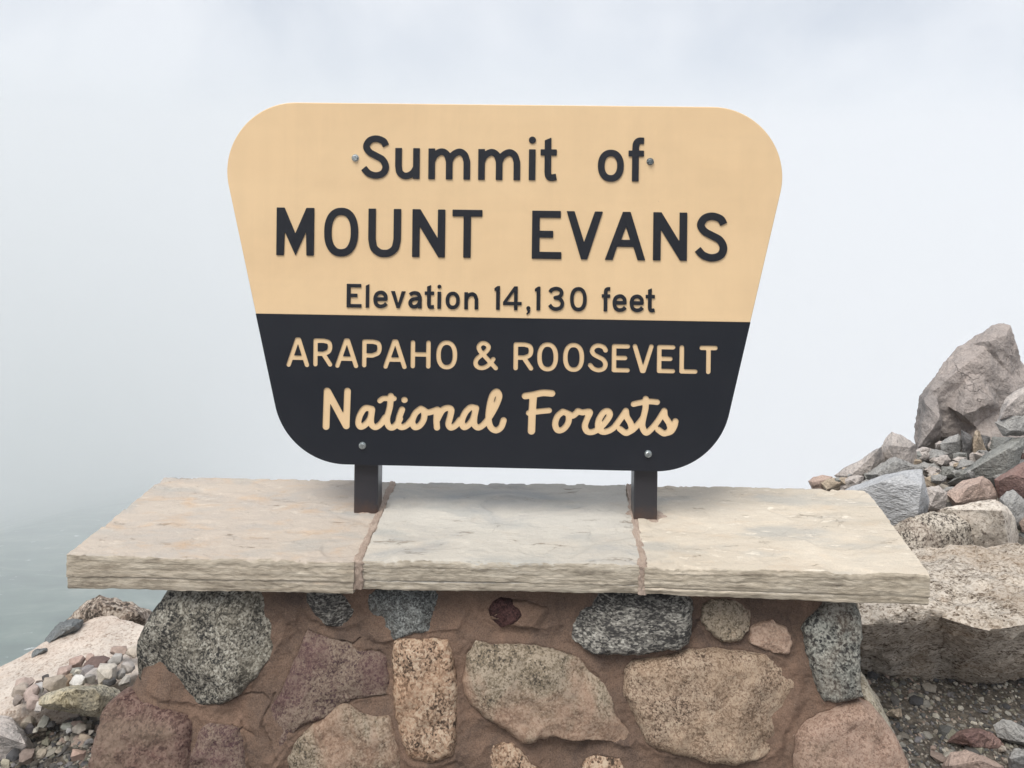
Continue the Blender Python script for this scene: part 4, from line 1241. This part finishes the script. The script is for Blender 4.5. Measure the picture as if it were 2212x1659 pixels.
band['label'] = 'dark brown lower board with cut lettering'
backer = curve_mesh('backing_board', [lower], 0.0048, 0.019, M['brown'], bevel=0.001)
for nm, lps in inlay:
    o = curve_mesh(nm, lps, 0.0014, 0.0046, M['tan'])

# bolts
def hex_bolt(px, py, mat, rot, face):
    u, v = suv(px, py)
    bm = bmesh.new()
    def ringv(r, y, n, a0): return [bm.verts.new((u + r * math.cos(a0 + 2 * math.pi * k / n), y, v + r * math.sin(a0 + 2 * math.pi * k / n))) for k in range(n)]
    w0, w1 = ringv(.0078, face, 24, 0), ringv(.0078, face - .0009, 24, 0)
    for k in range(24): bm.faces.new((w0[k], w0[(k + 1) % 24], w1[(k + 1) % 24], w1[k]))
    bm.faces.new(w1)
    h0, h1, h2 = ringv(.0068, face - .0009, 6, rot), ringv(.0068, face - .0046, 6, rot), ringv(.0056, face - .0056, 6, rot)
    for a, b in ((h0, h1), (h1, h2)):
        for k in range(6): bm.faces.new((a[k], a[(k + 1) % 6], b[(k + 1) % 6], b[k]))
    bm.faces.new(h2)
    bmesh.ops.recalc_face_normals(bm, faces=bm.faces)
    me = bpy.data.meshes.new('bolt')
    bm.to_mesh(me); bm.free()
    me.materials.append(M[mat])
    return link(bpy.data.objects.new('bolt', me), sign)
hex_bolt(767.5, 341, 'zinc', .25, 0)
hex_bolt(1404.5, 349, 'zinc_dark', .1, 0)
hex_bolt(783, 962, 'zinc', .5, BAND_F)
hex_bolt(1400, 980, 'zinc', .52, BAND_F)

# posts: square steel tubes let into the slabs
def post(pxl, pxr, base_py):
    u0, u1 = suv(pxl, 1060)[0] * 1.0115, suv(pxr, 1060)[0] * 1.0115
    w = u1 - u0
    y0, y1 = 0.0195, 0.0195 + w
    ztop = suv(1000, 300)[1]
    b = 0.0035
    prof = rounded([(u0, y0), (u1, y0), (u1, y1), (u0, y1)], [b] * 4, 4)
    n = len(prof)
    vs = [(x, y, z) for z in (-0.05, ztop) for x, y in prof]
    fs = [(i, (i + 1) % n, n + (i + 1) % n, n + i) for i in range(n)] + [tuple(range(n))[::-1], tuple(range(n, 2 * n))]
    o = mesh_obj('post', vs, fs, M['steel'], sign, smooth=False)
    return (u0 + u1) / 2
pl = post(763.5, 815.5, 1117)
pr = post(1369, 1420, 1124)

# collars of mortar where the posts enter the stone
def collar(u, ext, seed):
    c = SBASE + SU * u + SN * 0.045
    vs, fs = [], []
    NR, NA = 10, 60
    for k in range(NR):
        f = k / (NR - 1)
        for i in range(NA):
            a = 2 * math.pi * i / NA
            rx = 0.036 + ext[0] * max(0, math.cos(a)) + ext[1] * max(0, -math.cos(a)); ry = 0.034 + .004 * noise.noise(Vector((a * 2, seed, 0)))
            rr = 1 + .16 * noise.noise(Vector((math.cos(a) * 3, math.sin(a) * 3, seed)))
            vs.append(c + Vector((rx * rr * math.cos(a) * f, ry * rr * math.sin(a) * f, 0.0045 - 0.0085 * f ** 2 + .001 * noise.noise(Vector((f * 9, a * 5, seed))))))
    for k in range(NR - 1):
        for i in range(NA):
            fs.append((k * NA + i, (k + 1) * NA + i, (k + 1) * NA + (i + 1) % NA, k * NA + (i + 1) % NA))
    part('mortar_collar', vs, fs, M['dry_mortar'])
collar(pl, (0.004, 0.003), 3.3)
collar(pr, (0.026, 0.004), 8.8)

# ------------------------------------------------------------------ boulders on the right
def q5(l): return [(1693.4 + x * .243, 679.7 + y * .243) for x, y in l]
def q6(l): return [(1946.9 + x * .12497, 921.6 + y * .12497) for x, y in l]

# broad ledge boulder with an undercut face
def blk(l): return [at(x, y, d) for x, y, d in l]
led_a = blk([(1760, 1200, 2.42), (1960, 1190, 2.45), (2080, 1186, 2.42), (1770, 1318, 2.06), (1960, 1296, 2.08), (2060, 1300, 2.06), (1770, 1352, 2.02), (1870, 1346, 2.0), (1950, 1322, 2.0), (1990, 1314, 2.0), (2050, 1326, 2.0),
             (1790, 1475, 2.36), (1900, 1500, 2.38), (2060, 1505, 2.40), (1800, 1480, 2.45), (2080, 1460, 2.45)])
led_b = blk([(2010, 1192, 2.40), (2120, 1180, 2.42), (2350, 1172, 2.45), (2040, 1310, 2.05), (2130, 1296, 2.06), (2350, 1280, 2.08), (2040, 1334, 1.99), (2100, 1352, 1.965), (2130, 1357, 1.96), (2180, 1346, 1.98), (2360, 1325, 2.0),
             (2030, 1500, 2.40), (2200, 1510, 2.40), (2360, 1500, 2.40), (2340, 1450, 2.5)])
led_c = blk([(1800, 1420, 2.32), (1950, 1410, 2.31), (2040, 1430, 2.29), (2160, 1425, 2.28), (2330, 1420, 2.30), (1820, 1500, 2.31), (1930, 1545, 2.28), (2080, 1540, 2.27), (2340, 1555, 2.28), (1850, 1480, 2.5), (2340, 1450, 2.5)])
o = hull_rock('boulder', [led_a, led_b, led_c], 'b_ledge', 61, edge=0.012, rough=0.036, smooth_it=0, fine=.006)
tag(o, 'broad flat ledge boulder with a dark undercut face right of the base', 'boulder')

B = boulder
pk = outline_pts([(1978, 962), (1978, 920), (1982, 890), (1990, 858), (2004, 836), (2030, 808), (2052, 782), (2072, 752), (2105, 731), (2140, 714), (2190, 765), (2260, 860), (2290, 960), (2240, 1010), (2100, 1010), (1986, 1010)], 4.00, .42, 71, front=.84)
pk2 = outline_pts([(2088, 745), (2118, 724), (2138, 714), (2152, 706), (2168, 700), (2179, 706), (2186, 735), (2196, 765), (2205, 800), (2190, 850), (2120, 850)], 3.98, .26, 72, front=.7)
pk3 = outline_pts([(1980, 975), (1984, 900), (1996, 858), (2020, 850), (2034, 900), (2030, 990), (1990, 1005)], 3.86, .26, 73, front=.8)
pk4 = outline_pts([(2040, 870), (2060, 800), (2100, 770), (2150, 800), (2165, 880), (2120, 930), (2070, 920)], 3.90, .30, 74, front=.75)
pk5 = outline_pts([(2075, 930), (2130, 890), (2200, 900), (2230, 960), (2160, 1000), (2090, 990)], 3.84, .26, 75, front=.75)
tag(hull_rock('boulder', [pk, pk2, pk3, pk4, pk5], 'b_peak', 71, edge=.011, rough=.034), 'tall pointed grey boulder crowning the rubble on the right', 'boulder')
B('boulder', q5([(870, 1170), (905, 1100), (958, 1037), (1040, 1060), (1130, 1135), (1172, 1150), (1185, 1260), (1150, 1380), (870, 1300)]), 'b_mound', 'pinkish pitted boulder left of the tall pointed one', 72, foot=1035, rough=.03, cat='boulder', edge=.013)
B('rock', q5([(440, 1430), (560, 1360), (740, 1270), (780, 1220), (870, 1170), (890, 1290), (760, 1390), (560, 1430)]), 'b_mound', 'sloping pink grey rock at the left of the rubble', 73, foot=1045, edge=.011)
B('rock', q5([(720, 1420), (860, 1330), (980, 1270), (1150, 1340), (1235, 1372), (1100, 1400), (900, 1430), (740, 1470)]), 'b_grey', 'low grey rock in front of the pitted pinkish boulder', 74, foot=1062, edge=.011)
B('rock', q5([(215, 1480), (260, 1440), (340, 1425), (430, 1440), (450, 1500), (320, 1535), (240, 1528)]), 'b_pink', 'pale pink rock just above the right slab, leftmost of the rubble', 75, foot=1058, edge=.008)
B('rock', q5([(330, 1495), (390, 1460), (480, 1440), (525, 1490), (470, 1525), (350, 1530)]), 'b_tan', 'brown rock beside the leftmost pink rubble rock', 76, foot=1062, edge=.008)
B('rock', q5([(490, 1530), (540, 1460), (580, 1430), (715, 1435), (690, 1500), (600, 1545)]), 'b_mound', 'pale flat rock between the brown rock and the blue grey boulder', 77, foot=1066, edge=.008)
B('rock', q5([(1128, 1180), (1160, 1200), (1195, 1330), (1125, 1345)]), 'b_dark', 'thin dark upright splinter at the foot of the pitted boulder', 78, foot=1020, edge=.008)
B('boulder', [(1800, 1075), (1850, 1047), (1900, 1028), (1950, 1018), (1992, 1013), (1997, 1045), (2008, 1085), (2000, 1112), (1970, 1140), (1930, 1180), (1800, 1180)], 'b_blue', 'smooth blue grey boulder behind the right end of the slabs', 79, foot=1200, cat='boulder', edge=.012, rough=.018, front=.9)
B('boulder', [(1930, 1135), (1965, 1116), (2010, 1104), (2060, 1108), (2095, 1130), (2112, 1180), (2105, 1235), (1920, 1235)], 'b_salt', 'black and white speckled boulder behind the ledge boulder', 80, foot=1240, cat='boulder', edge=.011, rough=.02)
B('boulder', [(2030, 1100), (2075, 1102), (2100, 1085), (2130, 1079), (2155, 1082), (2175, 1095), (2192, 1118), (2200, 1150), (2198, 1230), (2060, 1230)], 'b_white', 'rounded whitish granite boulder behind the ledge boulder', 81, foot=1225, cat='boulder', edge=.011, rough=.025)
B('boulder', q6([(770, 1150), (950, 1050), (1080, 940), (1330, 880), (1420, 850), (1530, 940), (1580, 1000), (1670, 1180), (1640, 1290), (1250, 1340), (860, 1360), (820, 1250)]), 'b_pink', 'salmon pink boulder in the middle of the rubble', 82, foot=1100, cat='boulder', edge=.010, rough=.02)
B('boulder', q6([(1610, 920), (1720, 840), (1900, 770), (1990, 700), (2120, 610), (2300, 560), (2350, 900), (2300, 1280), (2000, 1240), (1700, 1180), (1640, 1080)]), 'b_red', 'dark red boulder at the right edge', 83, foot=1100, cat='boulder', edge=.010, rough=.02)
B('rock', q6([(1680, 1230), (1820, 1120), (1930, 1095), (2020, 1220), (2150, 1300), (2300, 1420), (2300, 1640), (2000, 1660), (1900, 1550), (1750, 1400)]), 'b_grey', 'grey rock in front of the dark red boulder', 84, foot=1145, edge=.010)
B('rock', q6([(380, 1060), (640, 1020), (780, 1140), (800, 1240), (700, 1400), (480, 1400), (470, 1270), (390, 1180)]), 'b_mound', 'brownish grey rock beside the smooth blue grey boulder', 85, foot=1105, edge=.010)
B('boulder', q5([(1920, 830), (1960, 770), (2050, 680), (2133, 640), (2230, 610), (2260, 880), (2100, 900), (1990, 925), (1890, 960)]), 'b_mound', 'pale pink boulder leaning on the tall pointed one', 86, depth=3.45, cat='boulder', edge=.013)
B('rock', q5([(1880, 960), (2000, 900), (2133, 890), (2250, 890), (2260, 1060), (2100, 1080), (1950, 1070)]), 'b_grey', 'grey rock under the leaning pale boulder at the right edge', 87, depth=3.42, edge=.012)
B('rock', q6([(300, 550), (400, 365), (640, 400), (865, 450), (760, 580), (620, 600), (340, 590)]), 'b_grey', 'flat grey block with a dark underside at the foot of the pointed boulder', 88, foot=1000, edge=.009, rough=.012)
B('rock', q6([(1030, 40), (1130, 100), (1230, 180), (1180, 350), (1050, 470), (1035, 200)]), 'b_dark', 'dark wedge shaped rock against the pointed boulder', 89, foot=1000, edge=.009)
B('rock', q6([(680, 300), (760, 210), (980, 130), (1040, 180), (1040, 380), (850, 450), (690, 420)]), 'b_grey', 'pale layered rock above the flat grey block', 90, foot=997, edge=.009, rough=.04)
B('rock', q6([(1270, 90), (1300, 60), (1350, 65), (1335, 220), (1470, 410), (1340, 450), (1190, 350), (1230, 220)]), 'b_tan', 'pale cone shaped rock in the rubble', 91, foot=998, edge=.009)
B('rock', q6([(1340, 120), (1540, 180), (1500, 330), (1530, 410), (1440, 400), (1330, 220)]), 'b_dark', 'dark triangular rock right of the pale cone', 92, foot=990, edge=.009)
B('rock', q6([(1580, 170), (1760, 190), (1920, 180), (1720, 390), (1560, 440), (1485, 350)]), 'b_green', 'speckled grey rock right of the dark triangular one', 93, foot=992, edge=.009)
B('rock', q6([(1440, 480), (1560, 430), (1950, 205), (2120, 190), (2120, 320), (1700, 560), (1350, 800), (1000, 960), (800, 970), (740, 1010)]), 'b_green', 'long greenish slab of rock slanting up through the rubble', 94, foot=1050, thick=.12, edge=.010, rough=.014)
B('rock', q6([(1390, 660), (1530, 570), (1640, 570), (1730, 680), (1690, 750), (1350, 840)]), 'b_dark', 'dark rounded rock below the long slanting slab', 95, foot=1040, edge=.009)
B('rock', q6([(370, 690), (560, 630), (680, 700), (650, 780), (400, 790)]), 'b_grey', 'small grey block below the flat grey block', 96, foot=1022, edge=.008)
B('rock', q6([(700, 690), (870, 680), (985, 820), (680, 870), (650, 800)]), 'b_green', 'angular greenish rock in the middle of the rubble', 97, foot=1032, edge=.008)
B('rock', q6([(900, 700), (1050, 550), (1280, 610), (1150, 730), (980, 840)]), 'b_grey', 'smooth grey wedge above the angular greenish rock', 98, foot=1028, edge=.008)
B('rock', q6([(395, 890), (660, 790), (650, 890), (520, 940), (410, 1050)]), 'b_tan', 'low brown rock next to the blue grey boulder', 99, foot=1058, edge=.008)
B('rock', q6([(1180, 480), (1240, 440), (1335, 530), (1280, 620), (1180, 560)]), 'b_mound', 'small pale rock below the pale cone', 100, foot=1005, edge=.007)
B('rock', q6([(1870, 390), (2000, 385), (2055, 480), (1930, 535)]), 'b_pink', 'small pink rock near the right edge of the rubble', 101, foot=1000, edge=.007)
B('rock', q6([(2030, 380), (2200, 365), (2220, 470), (2050, 475)]), 'b_red', 'small reddish rock at the right edge above the dark red boulder', 102, foot=995, edge=.007)
B('rock', q6([(1720, 590), (1860, 450), (1925, 560), (1770, 700)]), 'b_green', 'dark green grey rock between the long slab and the pink rock', 103, foot=1020, edge=.008)
B('rock', q6([(505, 1010), (560, 965), (610, 962), (655, 1020), (520, 1050)]), 'b_mound', 'small rounded rock left of the salmon pink boulder', 104, foot=1056, edge=.006)
B('rock', q6([(705, 1115), (770, 1050), (935, 1035), (790, 1150)]), 'b_grey', 'small split rock on the left shoulder of the salmon boulder', 105, foot=1070, edge=.006)
B('rock', q6([(1555, 710), (1600, 705), (1705, 750), (1650, 775)]), 'b_tan', 'thin pale plate of rock below the dark rounded one', 106, foot=1025, edge=.006)
B('rock', q6([(2040, 1640), (2120, 1560), (2250, 1540), (2260, 1760), (2080, 1780)]), 'b_pink', 'pink rock behind the ledge boulder at the right edge', 107, foot=1150, edge=.008)
B('rock', q6([(1500, 860), (1600, 780), (1800, 720), (1820, 790), (1650, 900), (1540, 930)]), 'b_mound', 'pale broken rock left of the dark red boulder', 108, foot=1045, edge=.007, rough=.05)
B('rock', q6([(1850, 640), (1930, 600), (2130, 580), (2140, 620), (1900, 740)]), 'b_grey', 'grey chip resting above the dark red boulder', 109, foot=1025, edge=.007)
# small broken pieces lying between them
rq = random.Random(44)
fill = 0
while fill < 64:
    x, y = rq.uniform(1775, 2225), rq.uniform(950, 1062)
    if y < 1050 - (x - 1775) * 0.36: continue
    if x > 2030 and y > 1032 or x < 1990 and y > 1046: continue
    w, h = rq.uniform(16, 46), rq.uniform(12, 28)
    a0 = rq.uniform(0, 1)
    px = [(x + w * .5 * math.cos(a) * rq.uniform(.75, 1.1), y + h * .5 * math.sin(a) * rq.uniform(.75, 1.1)) for a in [a0 + 6.283 * k / 6 for k in range(6)]]
    kind = rq.choice(['b_grey', 'b_green', 'b_mound', 'b_tan', 'b_grey', 'b_mound', 'b_mound', 'b_grey'])
    refs = [('the pointed boulder', 2060, 930), ('the pitted pinkish boulder', 1930, 975), ('the flat grey block', 2020, 980), ('the pale cone', 2110, 955), ('the long slanting slab', 2120, 1005), ('the smooth blue grey boulder', 1940, 1065), ('the salmon boulder', 2095, 1060), ('the dark red boulder', 2190, 1040), ('the angular greenish rock', 2050, 1017), ('the low grey rock', 1935, 1018), ('the leaning pale boulder', 2200, 890), ('the leftmost pink rock', 1775, 1040), ('the sloping pink grey rock', 1860, 1005)]
    rn, rx, ry = min(refs, key=lambda q_: (q_[1] - x) ** 2 + 3 * (q_[2] - y) ** 2)
    side = ('left of ' if x < rx else 'right of ') if abs(x - rx) > 1.4 * abs(y - ry) else ('above ' if y < ry else 'below ')
    lab = {'b_grey': 'small angular grey rock', 'b_green': 'small angular greenish rock', 'b_mound': 'small angular pinkish grey rock', 'b_tan': 'small angular tan rock', 'b_dark': 'small angular dark rock', 'b_pink': 'small angular pink rock'}[kind]
    B('rock', px, kind, (lab.replace('small angular', 'tiny angular' if w < 24 else 'small angular' if w < 36 else 'angular') + ' in the rubble ' + side + rn), 500 + fill, depth=stand(y + h * .6) * .985, edge=.010, rough=.05, group='small broken rocks in the rubble')
    fill += 1
# on the gravel, lower right
B('rock', z4([(1290, 885), (1320, 858), (1392, 850), (1398, 905), (1370, 922), (1310, 905)]), 'b_tan', 'small orange stone on the gravel beside the base', 110, foot=1552, edge=.006, cat='stone')
B('rock', z4([(1690, 1080), (1760, 1000), (1900, 985), (2000, 1010), (2060, 1080), (2090, 1120), (1850, 1110)]), 'b_red', 'flat reddish rock on the gravel under the ledge boulder', 111, foot=1615, edge=.007)
B('rock', z4([(2000, 960), (2060, 915), (2130, 930), (2250, 1000), (2280, 1120), (2150, 1090), (2040, 1040)]), 'b_grey', 'grey rock on the gravel at the right edge under the ledge boulder', 112, foot=1608, edge=.008)
B('rock', z4([(1660, 1230), (1720, 1140), (1820, 1130), (1950, 1170), (2080, 1240), (2090, 1330), (1700, 1330)]), 'b_pink', 'smooth pink rock in the lower right corner', 113, foot=1690, edge=.008, rough=.015)
B('rock', z4([(2040, 1120), (2060, 1095), (2090, 1105), (2095, 1130), (2060, 1140)]), 'b_white', 'small white stone between the red and grey rocks', 114, foot=1625, edge=.005, cat='stone')
B('rock', z4([(2100, 1180), (2150, 1120), (2300, 1130), (2320, 1300), (2130, 1300)]), 'b_grey', 'light grey rock beside the smooth pink rock, lower right corner', 115, foot=1670, edge=.007)

# ------------------------------------------------------------------ boulders on the left
B('boulder', [(140, 1345), (165, 1318), (185, 1300), (215, 1286), (250, 1290), (285, 1300), (325, 1322), (345, 1375), (250, 1385), (150, 1385)], 'b_coarse', 'coarse brown granite boulder behind the pale one on the left', 120, depth=2.34, cat='boulder', edge=.008, rough=.035, thick=.22)
pale = []
for x, y, d in [(-120, 1512, 2.08), (-60, 1484, 2.12), (0, 1459, 2.16), (70, 1424, 2.21), (130, 1383, 2.26), (178, 1345, 2.31), (212, 1328, 2.34), (238, 1324, 2.34), (275, 1340, 2.31), (318, 1348, 2.28), (345, 1400, 2.2), (330, 1450, 2.1), (230, 1455, 2.08), (150, 1470, 2.05), (70, 1500, 2.0), (0, 1545, 1.93), (-100, 1600, 1.88)]:
    pale.append(at(x, y, d))
    pale.append(at(x, y, d) + Vector((0, 0.02, -0.22)))
o = hull_rock('boulder', pale, 'b_pale', 121, edge=.012, rough=.016, smooth_it=2)
tag(o, 'large pale cream boulder sloping beside the left of the base', 'boulder')
B('rock', [(86, 1404), (104, 1372), (130, 1345), (158, 1336), (180, 1338), (176, 1364), (140, 1390), (104, 1410)], 'b_slate', 'dark slate rock along the left rim of the pale boulder', 122, depth=2.25, thick=.10, edge=.007)
B('rock', [(62, 1424), (76, 1403), (100, 1400), (108, 1408), (85, 1424)], 'b_slate', 'small dark slate rock below the larger one', 123, depth=2.18, thick=.07, edge=.006)
B('rock', [(-60, 1445), (0, 1438), (28, 1452), (10, 1475), (-60, 1480)], 'b_pale', 'pale rock peeping in at the left edge', 124, depth=2.3, thick=.15, edge=.008)
B('boulder', [(78, 1512), (110, 1492), (160, 1480), (215, 1478), (255, 1488), (275, 1510), (262, 1535), (235, 1556), (190, 1548), (150, 1538), (105, 1530), (84, 1522)], 'b_yellow', 'yellowish lichen covered boulder at the left foot of the base', 125, depth=1.87, cat='boulder', edge=.007, rough=.03, thick=.16)
B('boulder', [(-60, 1560), (0, 1545), (25, 1550), (50, 1575), (75, 1610), (85, 1640), (60, 1680), (-60, 1680)], 'b_mound', 'rounded grey pink boulder in the lower left corner', 126, foot=1665, cat='boulder', edge=.008, rough=.02)

# loose stones in the pile left of the base: (cx, cy, w, h in the zoomed view, colour, words)
PILE = [
    (935, 350, 170, 110, (.52, .34, .28), 'salmon stone at the top of the loose pile'),
    (1090, 315, 130, 80, (.56, .37, .30), 'pale salmon stone behind the brick shaped stone'),
    (1180, 390, 270, 80, (.20, .12, .105), 'brick shaped maroon stone in the loose pile'),
    (1470, 225, 180, 110, (.46, .32, .26), 'pinkish brown stone highest in the loose pile'),
    (1650, 235, 170, 90, (.62, .52, .42), 'cream stone touching the left edge of the base'),
    (1420, 330, 150, 110, (.52, .50, .48), 'pale grey stone right of the brick shaped one'),
    (1580, 420, 150, 90, (.48, .43, .40), 'grey pink stone low against the base'),
    (780, 480, 170, 110, (.48, .33, .28), 'dull pink stone left of the brick shaped one'),
    (920, 475, 120, 80, (.36, .36, .32), 'greenish grey stone under the salmon ones'),
    (965, 492, 80, 80, (.62, .58, .48), 'small cream stone left of the purple grey one'),
    (1070, 465, 150, 80, (.32, .29, .30), 'purple grey stone under the brick shaped one'),
    (1130, 515, 170, 90, (.50, .45, .43), 'pinkish grey stone above the white stone'),
    (1300, 510, 220, 170, (.62, .56, .48), 'largest cream stone of the loose pile'),
    (1350, 590, 140, 90, (.12, .12, .13), 'charcoal stone under the largest cream one'),
    (955, 590, 160, 110, (.72, .71, .69), 'bright white stone above the yellowish boulder'),
    (1100, 570, 120, 80, (.34, .32, .31), 'grey stone right of the bright white one'),
    (820, 530, 140, 60, (.50, .36, .24), 'orange tan stone left of the bright white one'),
    (660, 630, 250, 130, (.44, .36, .28), 'long tan block left of the bright white stone'),
    (800, 600, 160, 80, (.36, .24, .15), 'rusty brown stone wedged beside the tan block'),
    (560, 550, 90, 60, (.10, .09, .09), 'black chip on the pale boulder'),
    (470, 635, 100, 60, (.17, .12, .10), 'dark brown chip left of the tan block'),
    (450, 690, 160, 90, (.54, .53, .54), 'light grey stone left of the tan block'),
    (270, 640, 190, 90, (.52, .38, .32), 'flat pink stone at the left end of the pile'),
    (240, 720, 180, 100, (.46, .37, .30), 'tan pink stone below the flat pink one'),
    (370, 750, 150, 130, (.52, .38, .33), 'pink wedge below the light grey stone'),
    (400, 860, 150, 110, (.50, .36, .31), 'pink stone left of the yellowish boulder'),
    (200, 830, 120, 90, (.36, .29, .25), 'brown stone at the left below the tan pink one'),
    (490, 910, 100, 90, (.64, .58, .54), 'small whitish stone against the yellowish boulder'),
    (180, 970, 120, 80, (.60, .55, .47), 'cream pebble above the grey pink boulder'),
    (240, 1030, 170, 70, (.13, .15, .14), 'dark green sliver on the gravel'),
    (330, 1090, 150, 100, (.48, .41, .33), 'tan stone right of the dark green sliver'),
    (530, 1110, 120, 100, (.32, .32, .28), 'grey green stone under the yellowish boulder'),
    (615, 1130, 110, 60, (.10, .10, .105), 'dark chip right of the grey green stone'),
    (360, 1190, 110, 80, (.11, .10, .115), 'dark purple stone beside the grey pink boulder'),
    (440, 1200, 60, 60, (.60, .57, .50), 'cream pebble right of the dark purple stone'),
    (830, 1150, 130, 50, (.47, .50, .44), 'pale green splinter on the gravel'),
    (950, 1130, 140, 70, (.38, .27, .235), 'pinkish brown stone right of the pale green splinter'),
    (990, 1185, 180, 70, (.50, .44, .37), 'long tan stone under the pinkish brown one'),
    (860, 1200, 70, 50, (.58, .58, .58), 'whitish pebble under the pale green splinter'),
    (1050, 1300, 140, 90, (.50, .38, .27), 'orange tan stone near the maroon foot stone'),
    (1125, 1230, 60, 50, (.60, .55, .48), 'cream pebble above the orange tan stone'),
    (1100, 1345, 100, 60, (.30, .29, .30), 'grey pebble right of the orange tan stone'),
    (960, 1510, 150, 110, (.50, .31, .24), 'orange pink stone low on the gravel'),
    (1490, 500, 110, 80, (.42, .40, .38), 'grey stone between the cream one and the base'),
    (1540, 590, 120, 90, (.46, .43, .39), 'grey cream stone lowest against the base'),
    (500, 1500, 110, 70, (.46, .38, .28), 'tan pebble low on the gravel'),
    (160, 1525, 150, 100, (.09, .09, .10), 'black stone in front of the grey pink boulder'),
    (60, 1610, 120, 80, (.50, .45, .32), 'yellow tan stone in the bottom left corner'),
    (310, 1545, 160, 120, (.28, .20, .165), 'brown stone at the bottom right of the grey pink boulder'),
]
def loose_stone(px, py, w, h, col, seed, label, lift=0.0):
    foot = py + h * 0.55
    d = stand(foot) * (0.925 if py < 1530 else 0.97)
    rr = random.Random(seed)
    W, H = w * d / FPX, h * d / FPX
    c = at(px, py, d)
    D = .5 * (W + H) * rr.uniform(.8, 1.1)
    pts = []
    for _ in range(22):
        v = Vector((rr.gauss(0, 1), rr.gauss(0, 1), rr.gauss(0, 1))).normalized()
        v = Vector((max(-.8, min(.8, v.x)), v.y, max(-.72, min(.72, v.z))))
        pts.append(c + Vector((v.x * W * .62, v.y * D * .6 + D * .2, v.z * H * .70)))
    o = hull_rock('stone', pts, 'loose', seed, edge=max(.006, .16 * max(W, H)), rough=.035, smooth_it=0, fine=.0006)
    g_ = sum(col) / 3
    col = tuple(.66 * c + .34 * g_ * w_ for c, w_ in zip(col, (1.05, 1.0, .93)))
    o.color = (*col, 1)
    tag(o, label, 'stone', 'loose stones left of the base')
    return o
for i, (cx, cy, w, h, col, lab) in enumerate(PILE):
    loose_stone(cx * .1736, 1370.9 + cy * .1736, w * .1736 * 1.1, h * .1736 * 1.15, col, 300 + i, lab)

# ------------------------------------------------------------------ gravel
KEEP_OFF = []
def build_gravel(name, regions, seed):
    rr = np.random.RandomState(seed)
    t = (1 + 5 ** .5) / 2
    iv = np.array([(-1, t, 0), (1, t, 0), (-1, -t, 0), (1, -t, 0), (0, -1, t), (0, 1, t), (0, -1, -t), (0, 1, -t), (t, 0, -1), (t, 0, 1), (-t, 0, -1), (-t, 0, 1)], float)
    iv /= np.linalg.norm(iv[0])
    ifc = np.array([(0, 11, 5), (0, 5, 1), (0, 1, 7), (0, 7, 10), (0, 10, 11), (1, 5, 9), (5, 11, 4), (11, 10, 2), (10, 7, 6), (7, 1, 8), (3, 9, 4), (3, 4, 2), (3, 2, 6), (3, 6, 8), (3, 8, 9), (4, 9, 5), (2, 4, 11), (6, 2, 10), (8, 6, 7), (9, 8, 1)])
    pal = np.array([(.26, .235, .20), (.17, .16, .15), (.36, .32, .27), (.085, .085, .09), (.29, .275, .245), (.34, .265, .225), (.46, .43, .37), (.13, .13, .125), (.25, .24, .19), (.20, .19, .195), (.11, .105, .10)])
    V, Fc, Cc = [], [], []
    cnt = 0
    for (x0, x1, y0, y1, n, s0, s1) in regions:
        for _ in range(n):
            x, y = rr.uniform(x0, x1), rr.uniform(y0, y1)
            e = float(np.interp(x, EX, EY))
            if y > e - .01: continue
            if any(ax <= x <= bx and ay <= y <= by for ax, bx, ay, by in KEEP_OFF): continue
            s = s0 * (s1 / s0) ** (rr.rand() ** 2.2)
            sc = np.array([rr.uniform(.7, 1.4), rr.uniform(.7, 1.4), rr.uniform(.4, .9)]) * s
            v = iv * rr.uniform(.72, 1.2, (12, 1)) * sc
            a, b = rr.uniform(0, 6.28), rr.uniform(-.5, .5)
            ca, sa, cb, sb = math.cos(a), math.sin(a), math.cos(b), math.sin(b)
            Rm = np.array([[ca, -sa, 0], [sa, ca, 0], [0, 0, 1]]) @ np.array([[1, 0, 0], [0, cb, -sb], [0, sb, cb]])
            v = v @ Rm.T + np.array([x, y, ground_z(x, y) + s * rr.uniform(.0, .45)])
            V.append(v); Fc.append(ifc + cnt); cnt += 12
            c = pal[rr.randint(len(pal))] * rr.uniform(.75, 1.2)
            Cc.append(np.tile(np.append(c, 1), (12, 1)))
    V, Fc, Cc = np.concatenate(V), np.concatenate(Fc), np.concatenate(Cc)
    me = bpy.data.meshes.new(name)
    me.from_pydata(V.tolist(), [], Fc.tolist())
    at_ = me.attributes.new('Col', 'FLOAT_COLOR', 'POINT')
    at_.data.foreach_set('color', Cc.ravel())
    me.materials.append(M['gravel'])
    o = link(bpy.data.objects.new(name, me))
    tag(o, 'grey and tan gravel covering the summit ground', 'gravel', kind='stuff')
build_gravel('gravel', [
    (-1.9, -0.60, 1.45, 2.5, 15000, .0028, .010), (-1.9, -0.6, 1.5, 2.6, 420, .009, .020),
    (-1.4, -0.8, 1.62, 2.05, 700, .006, .014), (0.75, 2.4, 1.5, 2.5, 15000, .0026, .0085), (0.75, 2.4, 1.5, 2.6, 260, .008, .018),
    (1.5, 3.0, 2.6, 3.4, 900, .010, .030), (-0.8, 1.2, 1.85, 3.0, 1500, .006, .025),
], 11)
